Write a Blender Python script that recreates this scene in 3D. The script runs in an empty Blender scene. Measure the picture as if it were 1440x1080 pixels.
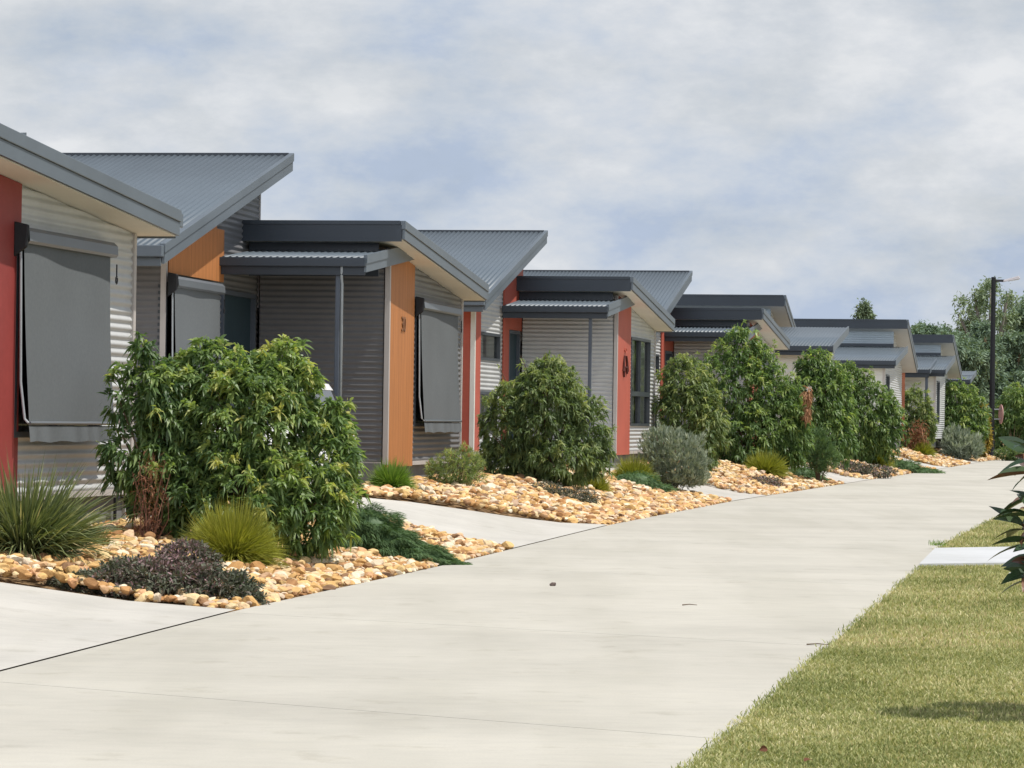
import bpy, math, random
import numpy as np
from mathutils import Vector
random.seed(7); RNG = np.random.default_rng(11)
S = bpy.context.scene; COL = S.collection
# ------------------------------------------------------------------ camera
F, EYE = 4500.0, 1.2                       # focal length in pixels of the 1440 px wide photograph, eye height
PITCH, ROLL = math.atan(50 / 4500), .0145
fw = np.array([0, math.cos(PITCH), math.sin(PITCH)])
r0 = np.array([1., 0, 0]); u0 = np.cross(r0, fw)
CR = math.cos(ROLL) * r0 + math.sin(ROLL) * u0
CU = -math.sin(ROLL) * r0 + math.cos(ROLL) * u0
CC = np.array([0, 0, EYE])
cam = bpy.data.cameras.new('camera'); co = bpy.data.objects.new('camera', cam); COL.objects.link(co)
from mathutils import Matrix
m = Matrix(((CR[0], CU[0], -fw[0], 0), (CR[1], CU[1], -fw[1], 0), (CR[2], CU[2], -fw[2], EYE), (0, 0, 0, 1)))
co.matrix_world = m
cam.sensor_width = 36; cam.lens = 36 * F / 1440; cam.clip_end = 5000; cam.clip_start = .1
S.camera = co

def ray(px, py): return fw + CR * (px - 720) / F - CU * (py - 540) / F
def at(px, py, Y):                          # point of the scene at depth Y seen at a pixel of the photograph
    d = ray(px, py); return CC + d * (Y / d[1])
def flat(px, py, z=0.):                     # point of the level z
    d = ray(px, py); return CC + d * ((z - EYE) / d[2])
# ------------------------------------------------------------------ the road's edges and the lie of the land
EY = np.array([-5, 0, 14.77, 19.8, 26.9, 37, 48.9, 64.9, 83.6, 112, 125, 150, 200, 300])
EX = np.array([-4.9, -4.3, -2.36, -1.67, -.42, 1.15, 3.37, 6.78, 10.8, 16.7, 20.0, 29, 55, 120])
RY = np.array([-5, 0, 11.1, 27.2, 32.5, 41.5, 55, 75, 100, 125, 150, 200, 300])
RX = np.array([-2.2, -1.34, .64, 3.5, 4.41, 6.27, 9.3, 13.7, 19.2, 26, 35, 61, 126])
NX, NY = -.983, .184
HR_Y = np.array([10, 22, 30, 38, 52, 66, 80, 120, 200]); HR_H = np.array([.15, .24, .33, .42, .44, .46, .48, .5, .5])
def edge_x(Y): return np.interp(Y, EY, EX)
def right_x(Y): return np.interp(Y, RY, RX)
def sd(X, Y):                               # (station, distance from the road's left edge)
    d = 0 * X
    for _ in range(8):
        ye = Y - d * NY; d = (edge_x(ye) - X) / -NX
    return ye, d
def hgt(ye, d):
    t = np.clip(d / 2.7, 0, 1); t = t * t * (3 - 2 * t)
    return np.interp(ye, HR_Y, HR_H) * t
def zg(X, Y):
    X = np.asarray(X, float); Y = np.asarray(Y, float)
    ye, d = sd(X, Y); return np.where(d > 0, hgt(ye, d), 0.)
def ground_at(px, py):
    p = flat(px, py, 0)
    for _ in range(12): p = flat(px, py, float(zg(p[0], p[1])) * .5 + p[2] * .5)
    return p
# ------------------------------------------------------------------ helpers
def tag(o, label=None, cat=None, group=None, kind=None):
    if label: o['label'] = label
    if cat: o['category'] = cat
    if group: o['group'] = group
    if kind: o['kind'] = kind
    return o
def empty(name, loc, rz=0., **k):
    o = bpy.data.objects.new(name, None); COL.objects.link(o); o.location = loc; o.rotation_euler.z = rz
    o.empty_display_size = .2
    return tag(o, **k)
def np_mesh(name, V, faces, mat, parent=None, tint=None, smooth=False, loc=None):
    """V (n,3); faces: list of (k,m) int arrays of equal-size polygons"""
    me = bpy.data.meshes.new(name)
    V = np.asarray(V, np.float32); me.vertices.add(len(V)); me.vertices.foreach_set('co', V.ravel())
    tot = sum(f.size for f in faces); n = sum(len(f) for f in faces)
    me.loops.add(tot); me.polygons.add(n)
    me.loops.foreach_set('vertex_index', np.concatenate([f.ravel() for f in faces]).astype(np.int32))
    ls, c = [], 0
    for f in faces:
        ls.append(c + np.arange(len(f)) * f.shape[1]); c += f.size
    me.polygons.foreach_set('loop_start', np.concatenate(ls).astype(np.int32))
    me.polygons.foreach_set('use_smooth', np.full(n, smooth))
    if tint is not None:
        a = me.attributes.new('tint', 'FLOAT', 'POINT'); a.data.foreach_set('value', np.asarray(tint, np.float32))
    me.update(calc_edges=True); me.validate()
    if mat: me.materials.append(mat)
    o = bpy.data.objects.new(name, me); COL.objects.link(o)
    if parent: o.parent = parent
    if loc is not None: o.location = loc
    return o
class MB:
    def __init__(s): s.v = []; s.f = []
    def quad(s, *p):
        n = len(s.v); s.v += [tuple(map(float, q)) for q in p]; s.f.append(tuple(range(n, n + len(p)))); return s
    def box(s, x0, x1, y0, y1, z0, z1):
        return s.hexa([(x0, y0, z0), (x1, y0, z0), (x1, y1, z0), (x0, y1, z0), (x0, y0, z1), (x1, y0, z1), (x1, y1, z1), (x0, y1, z1)])
    def hexa(s, c):                          # 4 bottom (ccw) + 4 top
        n = len(s.v); s.v += [tuple(map(float, q)) for q in c]
        for a in ((3, 2, 1, 0), (4, 5, 6, 7), (0, 1, 5, 4), (1, 2, 6, 5), (2, 3, 7, 6), (3, 0, 4, 7)): s.f.append(tuple(n + i for i in a))
        return s
    def slopebox(s, x0, x1, y0, z0, y1, z1, t):   # a board whose top runs from (y0,z0) to (y1,z1), t thick downward
        return s.hexa([(x0, y0, z0 - t), (x1, y0, z0 - t), (x1, y1, z1 - t), (x0, y1, z1 - t), (x0, y0, z0), (x1, y0, z0), (x1, y1, z1), (x0, y1, z1)])
    def tube(s, pts, r, n=8, r1=None):
        pts = [Vector(p) for p in pts]; k = len(pts); base = len(s.v)
        for i, p in enumerate(pts):
            d = (pts[min(i + 1, k - 1)] - pts[max(i - 1, 0)]).normalized()
            a = d.orthogonal().normalized(); b = d.cross(a)
            rr = r if r1 is None else r + (r1 - r) * i / (k - 1)
            for j in range(n):
                t = 2 * math.pi * j / n; s.v.append(tuple(p + a * (rr * math.cos(t)) + b * (rr * math.sin(t))))
        for i in range(k - 1):
            for j in range(n):
                s.f.append((base + i * n + j, base + i * n + (j + 1) % n, base + (i + 1) * n + (j + 1) % n, base + (i + 1) * n + j))
        s.f.append(tuple(base + j for j in reversed(range(n)))); s.f.append(tuple(base + (k - 1) * n + j for j in range(n)))
        return s
    def build(s, name, mat, parent=None, bevel=0, smooth=False):
        me = bpy.data.meshes.new(name); me.from_pydata(s.v, [], s.f); me.validate(); me.materials.append(mat)
        if smooth: me.polygons.foreach_set('use_smooth', [True] * len(me.polygons))
        o = bpy.data.objects.new(name, me); COL.objects.link(o)
        if parent: o.parent = parent
        if bevel:
            b = o.modifiers.new('bevel', 'BEVEL'); b.width = bevel; b.segments = 2; b.limit_method = 'ANGLE'
        return o
# ------------------------------------------------------------------ materials
def mat(name):
    m = bpy.data.materials.new(name); m.use_nodes = True; return m, m.node_tree.nodes, m.node_tree.links
def ramp(N, stops):
    r = N.new('ShaderNodeValToRGB'); e = r.color_ramp.elements
    while len(e) < len(stops): e.new(.5)
    for i, (p, c) in enumerate(stops): e[i].position = p; e[i].color = (*c, 1)
    return r
def noise(N, L, scale, coord='Object', detail=4, rough=.55, stretch=None):
    t = N.new('ShaderNodeTexCoord'); n = N.new('ShaderNodeTexNoise'); n.inputs['Scale'].default_value = scale
    n.inputs['Detail'].default_value = detail; n.inputs['Roughness'].default_value = rough
    if stretch:
        mp = N.new('ShaderNodeMapping'); mp.inputs['Scale'].default_value = stretch
        L.new(t.outputs[coord], mp.inputs['Vector']); L.new(mp.outputs['Vector'], n.inputs['Vector'])
    else: L.new(t.outputs[coord], n.inputs['Vector'])
    return n
def simple(name, col, rough=.6, spec=.4, var=.12, scale=3., stretch=None, metal=0., bump=0., bscale=60., fine=0., groove=0.):
    m, N, L = mat(name); b = N['Principled BSDF']
    b.inputs['Roughness'].default_value = rough; b.inputs['Specular IOR Level'].default_value = spec; b.inputs['Metallic'].default_value = metal
    n = noise(N, L, scale, stretch=stretch)
    r = ramp(N, [(.3, tuple(c * (1 - var) for c in col)), (.7, tuple(min(1, c * (1 + var)) for c in col))])
    L.new(n.outputs['Fac'], r.inputs['Fac']); out = r.outputs['Color']
    if fine:
        n2 = noise(N, L, bscale, detail=6, stretch=stretch); r2 = ramp(N, [(.3, (1 - fine,) * 3), (.7, (1, 1, 1))]); L.new(n2.outputs['Fac'], r2.inputs['Fac'])
        mx = N.new('ShaderNodeMix'); mx.data_type = 'RGBA'; mx.blend_type = 'MULTIPLY'; mx.inputs[0].default_value = 1
        L.new(out, mx.inputs[6]); L.new(r2.outputs['Color'], mx.inputs[7]); out = mx.outputs[2]
    if groove:
        t = N.new('ShaderNodeTexCoord'); sp = N.new('ShaderNodeSeparateXYZ'); L.new(t.outputs['Object'], sp.inputs[0])
        mo = N.new('ShaderNodeMath'); mo.operation = 'PINGPONG'; mo.inputs[1].default_value = groove; L.new(sp.outputs[1], mo.inputs[0])
        rg = ramp(N, [(0, (.62, .6, .58)), (.05, (1, 1, 1))]); mr = N.new('ShaderNodeMapRange'); mr.inputs[2].default_value = groove; L.new(mo.outputs[0], mr.inputs[0]); L.new(mr.outputs[0], rg.inputs['Fac'])
        mx = N.new('ShaderNodeMix'); mx.data_type = 'RGBA'; mx.blend_type = 'MULTIPLY'; mx.inputs[0].default_value = 1; L.new(out, mx.inputs[6]); L.new(rg.outputs['Color'], mx.inputs[7]); out = mx.outputs[2]
    L.new(out, b.inputs['Base Color'])
    if bump:
        n3 = noise(N, L, bscale, detail=5, stretch=stretch); bp = N.new('ShaderNodeBump'); bp.inputs['Strength'].default_value = bump; bp.inputs['Distance'].default_value = .02
        L.new(n3.outputs['Fac'], bp.inputs['Height']); L.new(bp.outputs['Normal'], b.inputs['Normal'])
    return m
def leafmat(name, stops, rough=.5, trans=.25, spec=.35):
    m, N, L = mat(name); b = N['Principled BSDF']; out = N['Material Output']
    a = N.new('ShaderNodeAttribute'); a.attribute_name = 'tint'; r = ramp(N, stops); L.new(a.outputs['Fac'], r.inputs['Fac'])
    L.new(r.outputs['Color'], b.inputs['Base Color']); b.inputs['Roughness'].default_value = rough; b.inputs['Specular IOR Level'].default_value = spec
    t = N.new('ShaderNodeBsdfTranslucent'); g = N.new('ShaderNodeMix'); g.data_type = 'RGBA'; g.blend_type = 'MULTIPLY'; g.inputs[0].default_value = 1
    L.new(r.outputs['Color'], g.inputs[6]); g.inputs[7].default_value = (1.3, 1.35, .6, 1); L.new(g.outputs[2], t.inputs['Color'])
    mx = N.new('ShaderNodeMixShader'); mx.inputs[0].default_value = trans
    L.new(b.outputs[0], mx.inputs[1]); L.new(t.outputs[0], mx.inputs[2]); L.new(mx.outputs[0], out.inputs['Surface'])
    return m
M = {}
M['roof'] = simple('roof_steel', (.098, .124, .150), .42, .5, .08, 1.2, bump=.02)
M['trim'] = simple('trim_steel', (.105, .128, .152), .45, .5, .08, 1.5)
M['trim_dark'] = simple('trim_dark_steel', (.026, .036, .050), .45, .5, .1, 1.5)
M['wall'] = simple('wall_steel', (.48, .49, .49), .5, .4, .07, 1.3, fine=.08, bscale=9)
M['wall_dark'] = simple('wall_dark_steel', (.155, .155, .160), .5, .4, .07, 1.3, fine=.08, bscale=9)
M['wall_blue'] = simple('wall_blue_steel', (.36, .42, .47), .5, .4, .07, 1.3)
M['soffit_grey'] = simple('soffit_grey', (.50, .51, .515), .7, .2, .05, 2)
M['pale'] = simple('pale_board', (.62, .62, .58), .6, .3, .05, 2)
M['soffit'] = simple('soffit_cream', (.70, .69, .63), .7, .2, .04, 2)
M['orange'] = simple('orange_panel', (.46, .188, .066), .6, .25, .16, 2.2, stretch=(14, 14, .6), fine=.2, bscale=26, groove=.075)
M['red'] = simple('red_panel', (.41, .098, .066), .6, .25, .08, 2.0, fine=.06, bscale=20)
M['maroon'] = simple('maroon_panel', (.27, .050, .045), .6, .25, .08, 2.0, fine=.08, bscale=20)
M['corner'] = simple('corner_flashing', (.45, .42, .40), .5, .4, .06, 2)
M['blind'] = simple('blind_fabric', (.128, .140, .148), .8, .15, .05, 1.3, fine=.12, bscale=40)
M['hood'] = simple('hood_steel', (.115, .128, .142), .4, .5, .06, 2)
M['black'] = simple('black_metal', (.012, .013, .016), .6, .3, .15, 3)
M['plinth'] = simple('plinth_board', (.17, .175, .175), .75, .25, .12, 2, fine=.12, bscale=14)
M['door'] = simple('teal_mesh_door', (.022, .045, .06), .55, .3, .1, 3)
M['frame'] = simple('window_frame', (.05, .06, .07), .4, .5, .1, 3)
M['curtain'] = simple('curtain', (.62, .62, .58), .9, .1, .06, 3)
M['post'] = simple('post_steel', (.075, .09, .115), .5, .4, .1, 3)
M['pipe'] = simple('downpipe_steel', (.30, .33, .35), .45, .4, .08, 3)
M['bark'] = simple('bark', (.12, .085, .055), .9, .1, .25, 8, bump=.2, bscale=30)
M['palebark'] = simple('pale_bark', (.20, .18, .155), .9, .1, .25, 3, bump=.1, bscale=20)
M['carpaint'] = simple('white_car_paint', (.78, .78, .78), .25, .5, .02, 2)
M['rubber'] = simple('rubber', (.02, .02, .02), .8, .2, .2, 8)
M['lampmetal'] = simple('lamp_head', (.42, .40, .42), .4, .5, .06, 6)
M['whitebox'] = simple('white_box', (.70, .70, .68), .5, .4, .05, 3)
M['signred'] = simple('sign_face', (.55, .30, .28), .5, .4, .06, 3)
M['rust'] = simple('rusty_iron', (.07, .018, .014), .7, .3, .3, 12)
M['number'] = simple('number_bronze', (.20, .085, .03), .5, .5, .1, 9)
M['twig'] = simple('dry_twig', (.20, .105, .075), .9, .1, .3, 9)
M['tan_soil'] = simple('bed_soil', (.30, .20, .11), .95, .1, .3, 2.5, fine=.4, bscale=25, bump=.5)
def glass(name):
    m, N, L = mat(name); out = N['Material Output']; N.remove(N['Principled BSDF'])
    g = N.new('ShaderNodeBsdfGlossy'); g.inputs['Roughness'].default_value = .02; t = N.new('ShaderNodeBsdfTransparent'); t.inputs['Color'].default_value = (.86, .90, .90, 1)
    f = N.new('ShaderNodeFresnel'); f.inputs['IOR'].default_value = 1.6; x = N.new('ShaderNodeMixShader')
    L.new(f.outputs[0], x.inputs[0]); L.new(t.outputs[0], x.inputs[1]); L.new(g.outputs[0], x.inputs[2]); L.new(x.outputs[0], out.inputs['Surface'])
    return m
M['glass'] = glass('window_glass')
M['darkglass'] = simple('car_glass', (.02, .025, .03), .08, .6, .05, 2)
def concrete(name, col, blu=0.):
    m, N, L = mat(name); b = N['Principled BSDF']; b.inputs['Roughness'].default_value = .85; b.inputs['Specular IOR Level'].default_value = .25
    n1 = noise(N, L, .55, stretch=(.7, 1.2, 1), detail=6, rough=.62); n2 = noise(N, L, 6, stretch=(.7, 1.6, 1), detail=8, rough=.7); n3 = noise(N, L, 90, detail=3)
    r1 = ramp(N, [(.28, tuple(c * .89 for c in col)), (.5, col), (.75, tuple(min(1, c * 1.10) for c in col))]); L.new(n1.outputs['Fac'], r1.inputs['Fac'])
    r2 = ramp(N, [(.25, (.91, .91, .92)), (.55, (1, 1, 1)), (.8, (1.0, .99, .96))]); L.new(n2.outputs['Fac'], r2.inputs['Fac'])
    r3 = ramp(N, [(.3, (.93, .93, .93)), (.7, (1, 1, 1))]); L.new(n3.outputs['Fac'], r3.inputs['Fac'])
    def mul(a, c):
        x = N.new('ShaderNodeMix'); x.data_type = 'RGBA'; x.blend_type = 'MULTIPLY'; x.inputs[0].default_value = 1; L.new(a, x.inputs[6]); L.new(c, x.inputs[7]); return x.outputs[2]
    n4 = noise(N, L, .9, stretch=(1.4, .18, 1), detail=3); r4 = ramp(N, [(.38, (.93, .93, .92)), (.55, (1, 1, 1))]); L.new(n4.outputs['Fac'], r4.inputs['Fac'])
    c = mul(mul(mul(r1.outputs['Color'], r2.outputs['Color']), r3.outputs['Color']), r4.outputs['Color'])
    n5 = noise(N, L, 2.6, detail=5, rough=.65); r5 = ramp(N, [(.30, (.87, .86, .84)), (.42, (1, 1, 1)), (.66, (1, 1, 1)), (.8, (1.05, 1.04, 1.0))]); L.new(n5.outputs['Fac'], r5.inputs['Fac']); c = mul(c, r5.outputs['Color'])
    if blu:
        a = N.new('ShaderNodeAttribute'); a.attribute_name = 'tint'; cb = N.new('ShaderNodeCombineColor'); [L.new(a.outputs['Fac'], cb.inputs[i_]) for i_ in range(3)]; c = mul(c, cb.outputs[0])
    L.new(c, b.inputs['Base Color'])
    bp = N.new('ShaderNodeBump'); bp.inputs['Strength'].default_value = .15; bp.inputs['Distance'].default_value = .004; L.new(n3.outputs['Fac'], bp.inputs['Height']); L.new(bp.outputs['Normal'], b.inputs['Normal'])
    return m
M['road'] = concrete('road_concrete', (.465, .448, .398), 1)
M['drive'] = concrete('driveway_concrete', (.49, .475, .44))
M['path'] = concrete('path_concrete', (.52, .535, .55))
def lawnmat():
    m, N, L = mat('lawn_soil'); b = N['Principled BSDF']; b.inputs['Roughness'].default_value = .95; b.inputs['Specular IOR Level'].default_value = .1
    n = noise(N, L, 1.1, detail=5); r = ramp(N, [(.35, (.19, .195, .075)), (.65, (.32, .275, .14))]); L.new(n.outputs['Fac'], r.inputs['Fac'])
    n2 = noise(N, L, 55, detail=5); r2 = ramp(N, [(.3, (.55, .55, .5)), (.7, (1.15, 1.1, 1))]); L.new(n2.outputs['Fac'], r2.inputs['Fac'])
    x = N.new('ShaderNodeMix'); x.data_type = 'RGBA'; x.blend_type = 'MULTIPLY'; x.inputs[0].default_value = 1; L.new(r.outputs['Color'], x.inputs[6]); L.new(r2.outputs['Color'], x.inputs[7]); L.new(x.outputs[2], b.inputs['Base Color'])
    return m
M['lawn'] = lawnmat()
STONE = [(0, (.22, .14, .09)), (.12, (.45, .24, .10)), (.28, (.62, .40, .165)), (.45, (.68, .48, .22)), (.60, (.76, .62, .40)), (.76, (.58, .32, .16)), (.86, (.80, .72, .56)), (.93, (.78, .70, .55)), (1, (.50, .36, .26))]
def stonemat(name, per_object):
    m, N, L = mat(name); b = N['Principled BSDF']; b.inputs['Roughness'].default_value = .8; b.inputs['Specular IOR Level'].default_value = .25
    r = ramp(N, STONE)
    if per_object:
        oi = N.new('ShaderNodeObjectInfo'); L.new(oi.outputs['Random'], r.inputs['Fac'])
    else:
        a = N.new('ShaderNodeAttribute'); a.attribute_name = 'tint'; L.new(a.outputs['Fac'], r.inputs['Fac'])
    n = noise(N, L, 14 if not per_object else 14, detail=5); r2 = ramp(N, [(.3, (.68, .64, .6)), (.7, (1.08, 1.06, 1.02))]); L.new(n.outputs['Fac'], r2.inputs['Fac'])
    x = N.new('ShaderNodeMix'); x.data_type = 'RGBA'; x.blend_type = 'MULTIPLY'; x.inputs[0].default_value = 1; L.new(r.outputs['Color'], x.inputs[6]); L.new(r2.outputs['Color'], x.inputs[7]); L.new(x.outputs[2], b.inputs['Base Color'])
    return m
M['stone'] = stonemat('river_stone', True); M['stones'] = stonemat('rock_mulch', False)
G1 = leafmat('leaf_glossy_green', [(0, (0.060, 0.113, 0.047)), (.45, (0.144, 0.227, 0.085)), (.75, (0.262, 0.352, 0.116)), (.93, (0.382, 0.441, 0.139)), (1, (0.478, 0.479, 0.169))], .42, .45, .45)
G2 = leafmat('leaf_olive_green', [(0, (0.072, 0.118, 0.056)), (.5, (0.171, 0.238, 0.098)), (.8, (0.283, 0.337, 0.140)), (1, (0.405, 0.440, 0.189))], .48, .45, .4)
G3 = leafmat('leaf_bright_green', [(0, (0.067, 0.125, 0.049)), (.5, (0.154, 0.243, 0.086)), (.85, (0.295, 0.381, 0.129)), (1, (0.414, 0.471, 0.168))], .45, .45, .4)
G4 = leafmat('leaf_grey_green', [(0, (0.108, 0.144, 0.108)), (.5, (0.235, 0.280, 0.208)), (1, (0.449, 0.487, 0.379))], .6, .15, .3)
G5 = leafmat('tussock_lime', [(0, (0.115, 0.132, 0.022)), (.5, (0.276, 0.293, 0.044)), (1, (0.506, 0.483, 0.099))], .55, .25, .3)
G6 = leafmat('tussock_green', [(0, (0.064, 0.129, 0.029)), (.5, (0.161, 0.281, 0.045)), (1, (0.345, 0.453, 0.094))], .55, .25, .3)
G7 = leafmat('mat_dark_green', [(0, (0.043, 0.084, 0.035)), (.5, (0.090, 0.162, 0.068)), (1, (0.160, 0.239, 0.088))], .55, .2, .3)
G8 = leafmat('purple_groundcover', [(0, (.05, .066, .042)), (.48, (.115, .125, .085)), (.68, (.185, .125, .125)), (1, (.40, .25, .27))], .6, .15, .3)
G9 = leafmat('strappy_leaf', [(0, (0.064, 0.090, 0.040)), (.5, (0.154, 0.190, 0.076)), (.85, (0.307, 0.318, 0.136)), (1, (0.653, 0.562, 0.307))], .5, .2, .35)
G10 = leafmat('dry_leaf', [(0, (.11, .05, .03)), (.5, (.26, .12, .075)), (1, (.42, .25, .14))], .8, .15, .1)
G11 = leafmat('magnolia_leaf', [(0, (0.021, 0.045, 0.020)), (.40, (0.045, 0.081, 0.035)), (.5, (0.090, 0.045, 0.028)), (1, (0.188, 0.099, 0.061))], .25, .05, .55)
G12 = leafmat('gum_leaf', [(0, (0.097, 0.139, 0.090)), (.5, (0.193, 0.255, 0.152)), (1, (0.346, 0.405, 0.232))], .55, .2, .3)  # leaf colour lightened in place of distance haze
G13 = leafmat('wood_leaf', [(0, (0.087, 0.139, 0.099)), (.5, (0.162, 0.231, 0.161)), (1, (0.294, 0.369, 0.240))], .6, .2, .2)  # haze put into the colour: leaves lightened and shifted to blue grey
G14 = leafmat('yellow_leaf', [(0, (.10, .11, .02)), (.5, (.28, .22, .04)), (1, (.48, .33, .07))], .6, .25, .2)
G15 = leafmat('lawn_blade', [(0, (0.147, 0.176, 0.062)), (.4, (0.290, 0.319, 0.130)), (.75, (0.495, 0.479, 0.240)), (1, (0.694, 0.628, 0.397))], .7, .25, .2)
# ------------------------------------------------------------------ setting
def strip_mesh(name, stations, offs, fn, mat, kind='structure'):
    V = np.array([fn(s, o) for s in stations for o in offs]); n = len(offs); fs = []
    for i in range(len(stations) - 1):
        for j in range(n - 1): fs.append((i * n + j, (i + 1) * n + j, (i + 1) * n + j + 1, i * n + j + 1))
    o = np_mesh(name, V, [np.array(fs)], mat, smooth=True); return tag(o, kind=kind)
g = MB(); g.quad((-1500, -200, -.08), (1500, -200, -.08), (1500, 2500, -.08), (-1500, 2500, -.08)); tag(g.build('ground', M['lawn']), kind='structure')
def bedfn(s, d):
    x = float(edge_x(s)) + d * NX; y = s + d * NY; return (x, y, float(hgt(s, d)) - .012)
stn = np.concatenate([np.arange(-4, 130, .5), np.arange(130, 300, 5)])
strip_mesh('garden_ground', stn, [0, .15, .3, .6, .9, 1.2, 1.5, 1.8, 2.1, 2.4, 2.7, 3.2, 5, 12, 40], bedfn, M['tan_soil'])
def road_pt(yl, yr, t):
    a = np.array([float(edge_x(yl)) + .004, yl]); b = np.array([float(right_x(yr)) - .003, yr]); return a * (1 - t) + b * t
joints = [-4, 2.5, 7.8, 13.25, 18.4, 25.0, 31.6, 38.2, 44.8, 51.4, 58, 64.6, 71.2, 77.8, 84.4, 91, 97.6, 104, 111, 118, 125, 150, 200, 290]
rd = MB(); slab_tone = []
for a, b in zip(joints[:-1], joints[1:]):
    g0 = .004; st = np.linspace(a + g0, b - g0, 9)
    for s0, s1 in zip(st[:-1], st[1:]):
        for t0, t1 in ((0, .5), (.5, 1)):
            q = [(*road_pt(s + 1.1, s - 1.1, t), 0) for s, t in ((s0, t0), (s0, t1), (s1, t1), (s1, t0))]
            rd.quad(*q)
    # arris of the joint
    for s in (a + g0, b - g0):
        p, q = road_pt(s + 1.1, s - 1.1, 0), road_pt(s + 1.1, s - 1.1, 1); rd.quad((*p, 0), (*q, 0), (*q, -.03), (*p, -.03))
for s0, s1 in zip(stn[:-1], stn[1:]):
    rd.quad((edge_x(s0) + .004, s0, 0), (edge_x(s1) + .004, s1, 0), (edge_x(s1) + .004, s1, -.06), (edge_x(s0) + .004, s0, -.06))
ro = tag(rd.build('road', M['road']), kind='structure'); tone_at = ro.data.attributes.new('tint', 'FLOAT', 'POINT')
ys = np.array([v.co.y - .62 * (v.co.x - 1.0 - (v.co.y - 22) * .19) for v in ro.data.vertices]); kk = np.searchsorted(joints, ys); tone_at.data.foreach_set('value', np.array([.965, 1.0, .985, 1.02, .97, 1.015, 1.0, .98])[kk % 8].astype(np.float32))
g = MB()
for s0, s1 in zip(stn[:-1], stn[1:]):
    g.quad((edge_x(s0) - .1, s0, -.035), (right_x(s0) + .1, s0, -.035), (right_x(s1) + .1, s1, -.035), (edge_x(s1) - .1, s1, -.035))
tag(g.build('road_base', simple('joint_base', (.30, .28, .25), .9, .1, .2, 4)), kind='structure')  # grey base sheet that shows in the gaps between slabs
def drive(name, near, far, dmax, nd=14, ns=10, lift=.016):
    """a driveway from the road's edge: near / far give the station as a function of the distance from the road"""
    D = np.linspace(.007, dmax, nd); V = []; fs = []
    for d in D:
        for t in np.linspace(0, 1, ns):
            s = near(d) * (1 - t) + far(d) * t; x, y, z = bedfn(s, d); V.append((x, y, z + lift))
    for i in range(nd - 1):
        for j in range(ns - 1): fs.append((i * ns + j, i * ns + j + 1, (i + 1) * ns + j + 1, (i + 1) * ns + j))
    return tag(np_mesh(name, np.array(V), [np.array(fs)], M['drive'], smooth=True), kind='structure')
drive('driveway', lambda d: 8, lambda d: 19.75 + .0 * d, 9)
drive('driveway', lambda d: 29.9 + .75 * min(d, 1.6) - .1 * d, lambda d: 37 - 1.45 * min(d, 2.4), 6.0)
drive('driveway', lambda d: 48.9 - .5 * min(d, 1), lambda d: 55.0 - 1.0 * min(d, 2.2), 6.0)
drive('driveway', lambda d: 65.2, lambda d: 71.5 - 1.0 * min(d, 2.2), 6.0)
drive('driveway', lambda d: 88, lambda d: 93, 6.0)
drive('driveway', lambda d: 103, lambda d: 108, 6.0)
# lawn and path on the right
lst = np.concatenate([np.arange(-4, 60, .5), np.arange(60, 300, 5)])
def lawnfn(s, d): return (float(right_x(s)) + d * .98, s - d * .18, .006 + .05 * min(d, 4) / 4 * (s < 60))
strip_mesh('lawn', lst, [0, .2, .5, 1, 2, 4, 10, 40, 200], lawnfn, M['lawn'])
PN = lambda X: 27.1 + (X - 3.44) * .33; PF = lambda X: 30.7 + (X - 4.1) * .42
g = MB(); XS = np.linspace(0, 6, 13)
for a, b in zip(XS[:-1], XS[1:]):
    def pp(t, far):
        if far: X = 4.08 + t; return (X, PF(X), .030 + .05 * min(t, 4) / 4)
        X = 3.47 + t; return (X, PN(X), .030 + .05 * min(t, 4) / 4)
    g.quad(pp(a, 0), pp(b, 0), pp(b, 1), pp(a, 1))
    p, q = pp(a, 0), pp(b, 0); g.quad((p[0], p[1], p[2] - .1), (q[0], q[1], q[2] - .1), q, p)
p, q = pp(0, 0), (3.47, PN(3.47), .03); a_, b_ = (3.47, PN(3.47), .03), (4.08, PF(4.08), .03); g.quad((*a_[:2], -.05), a_, b_, (*b_[:2], -.05))
tag(g.build('path', M['path']), kind='structure')
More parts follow.
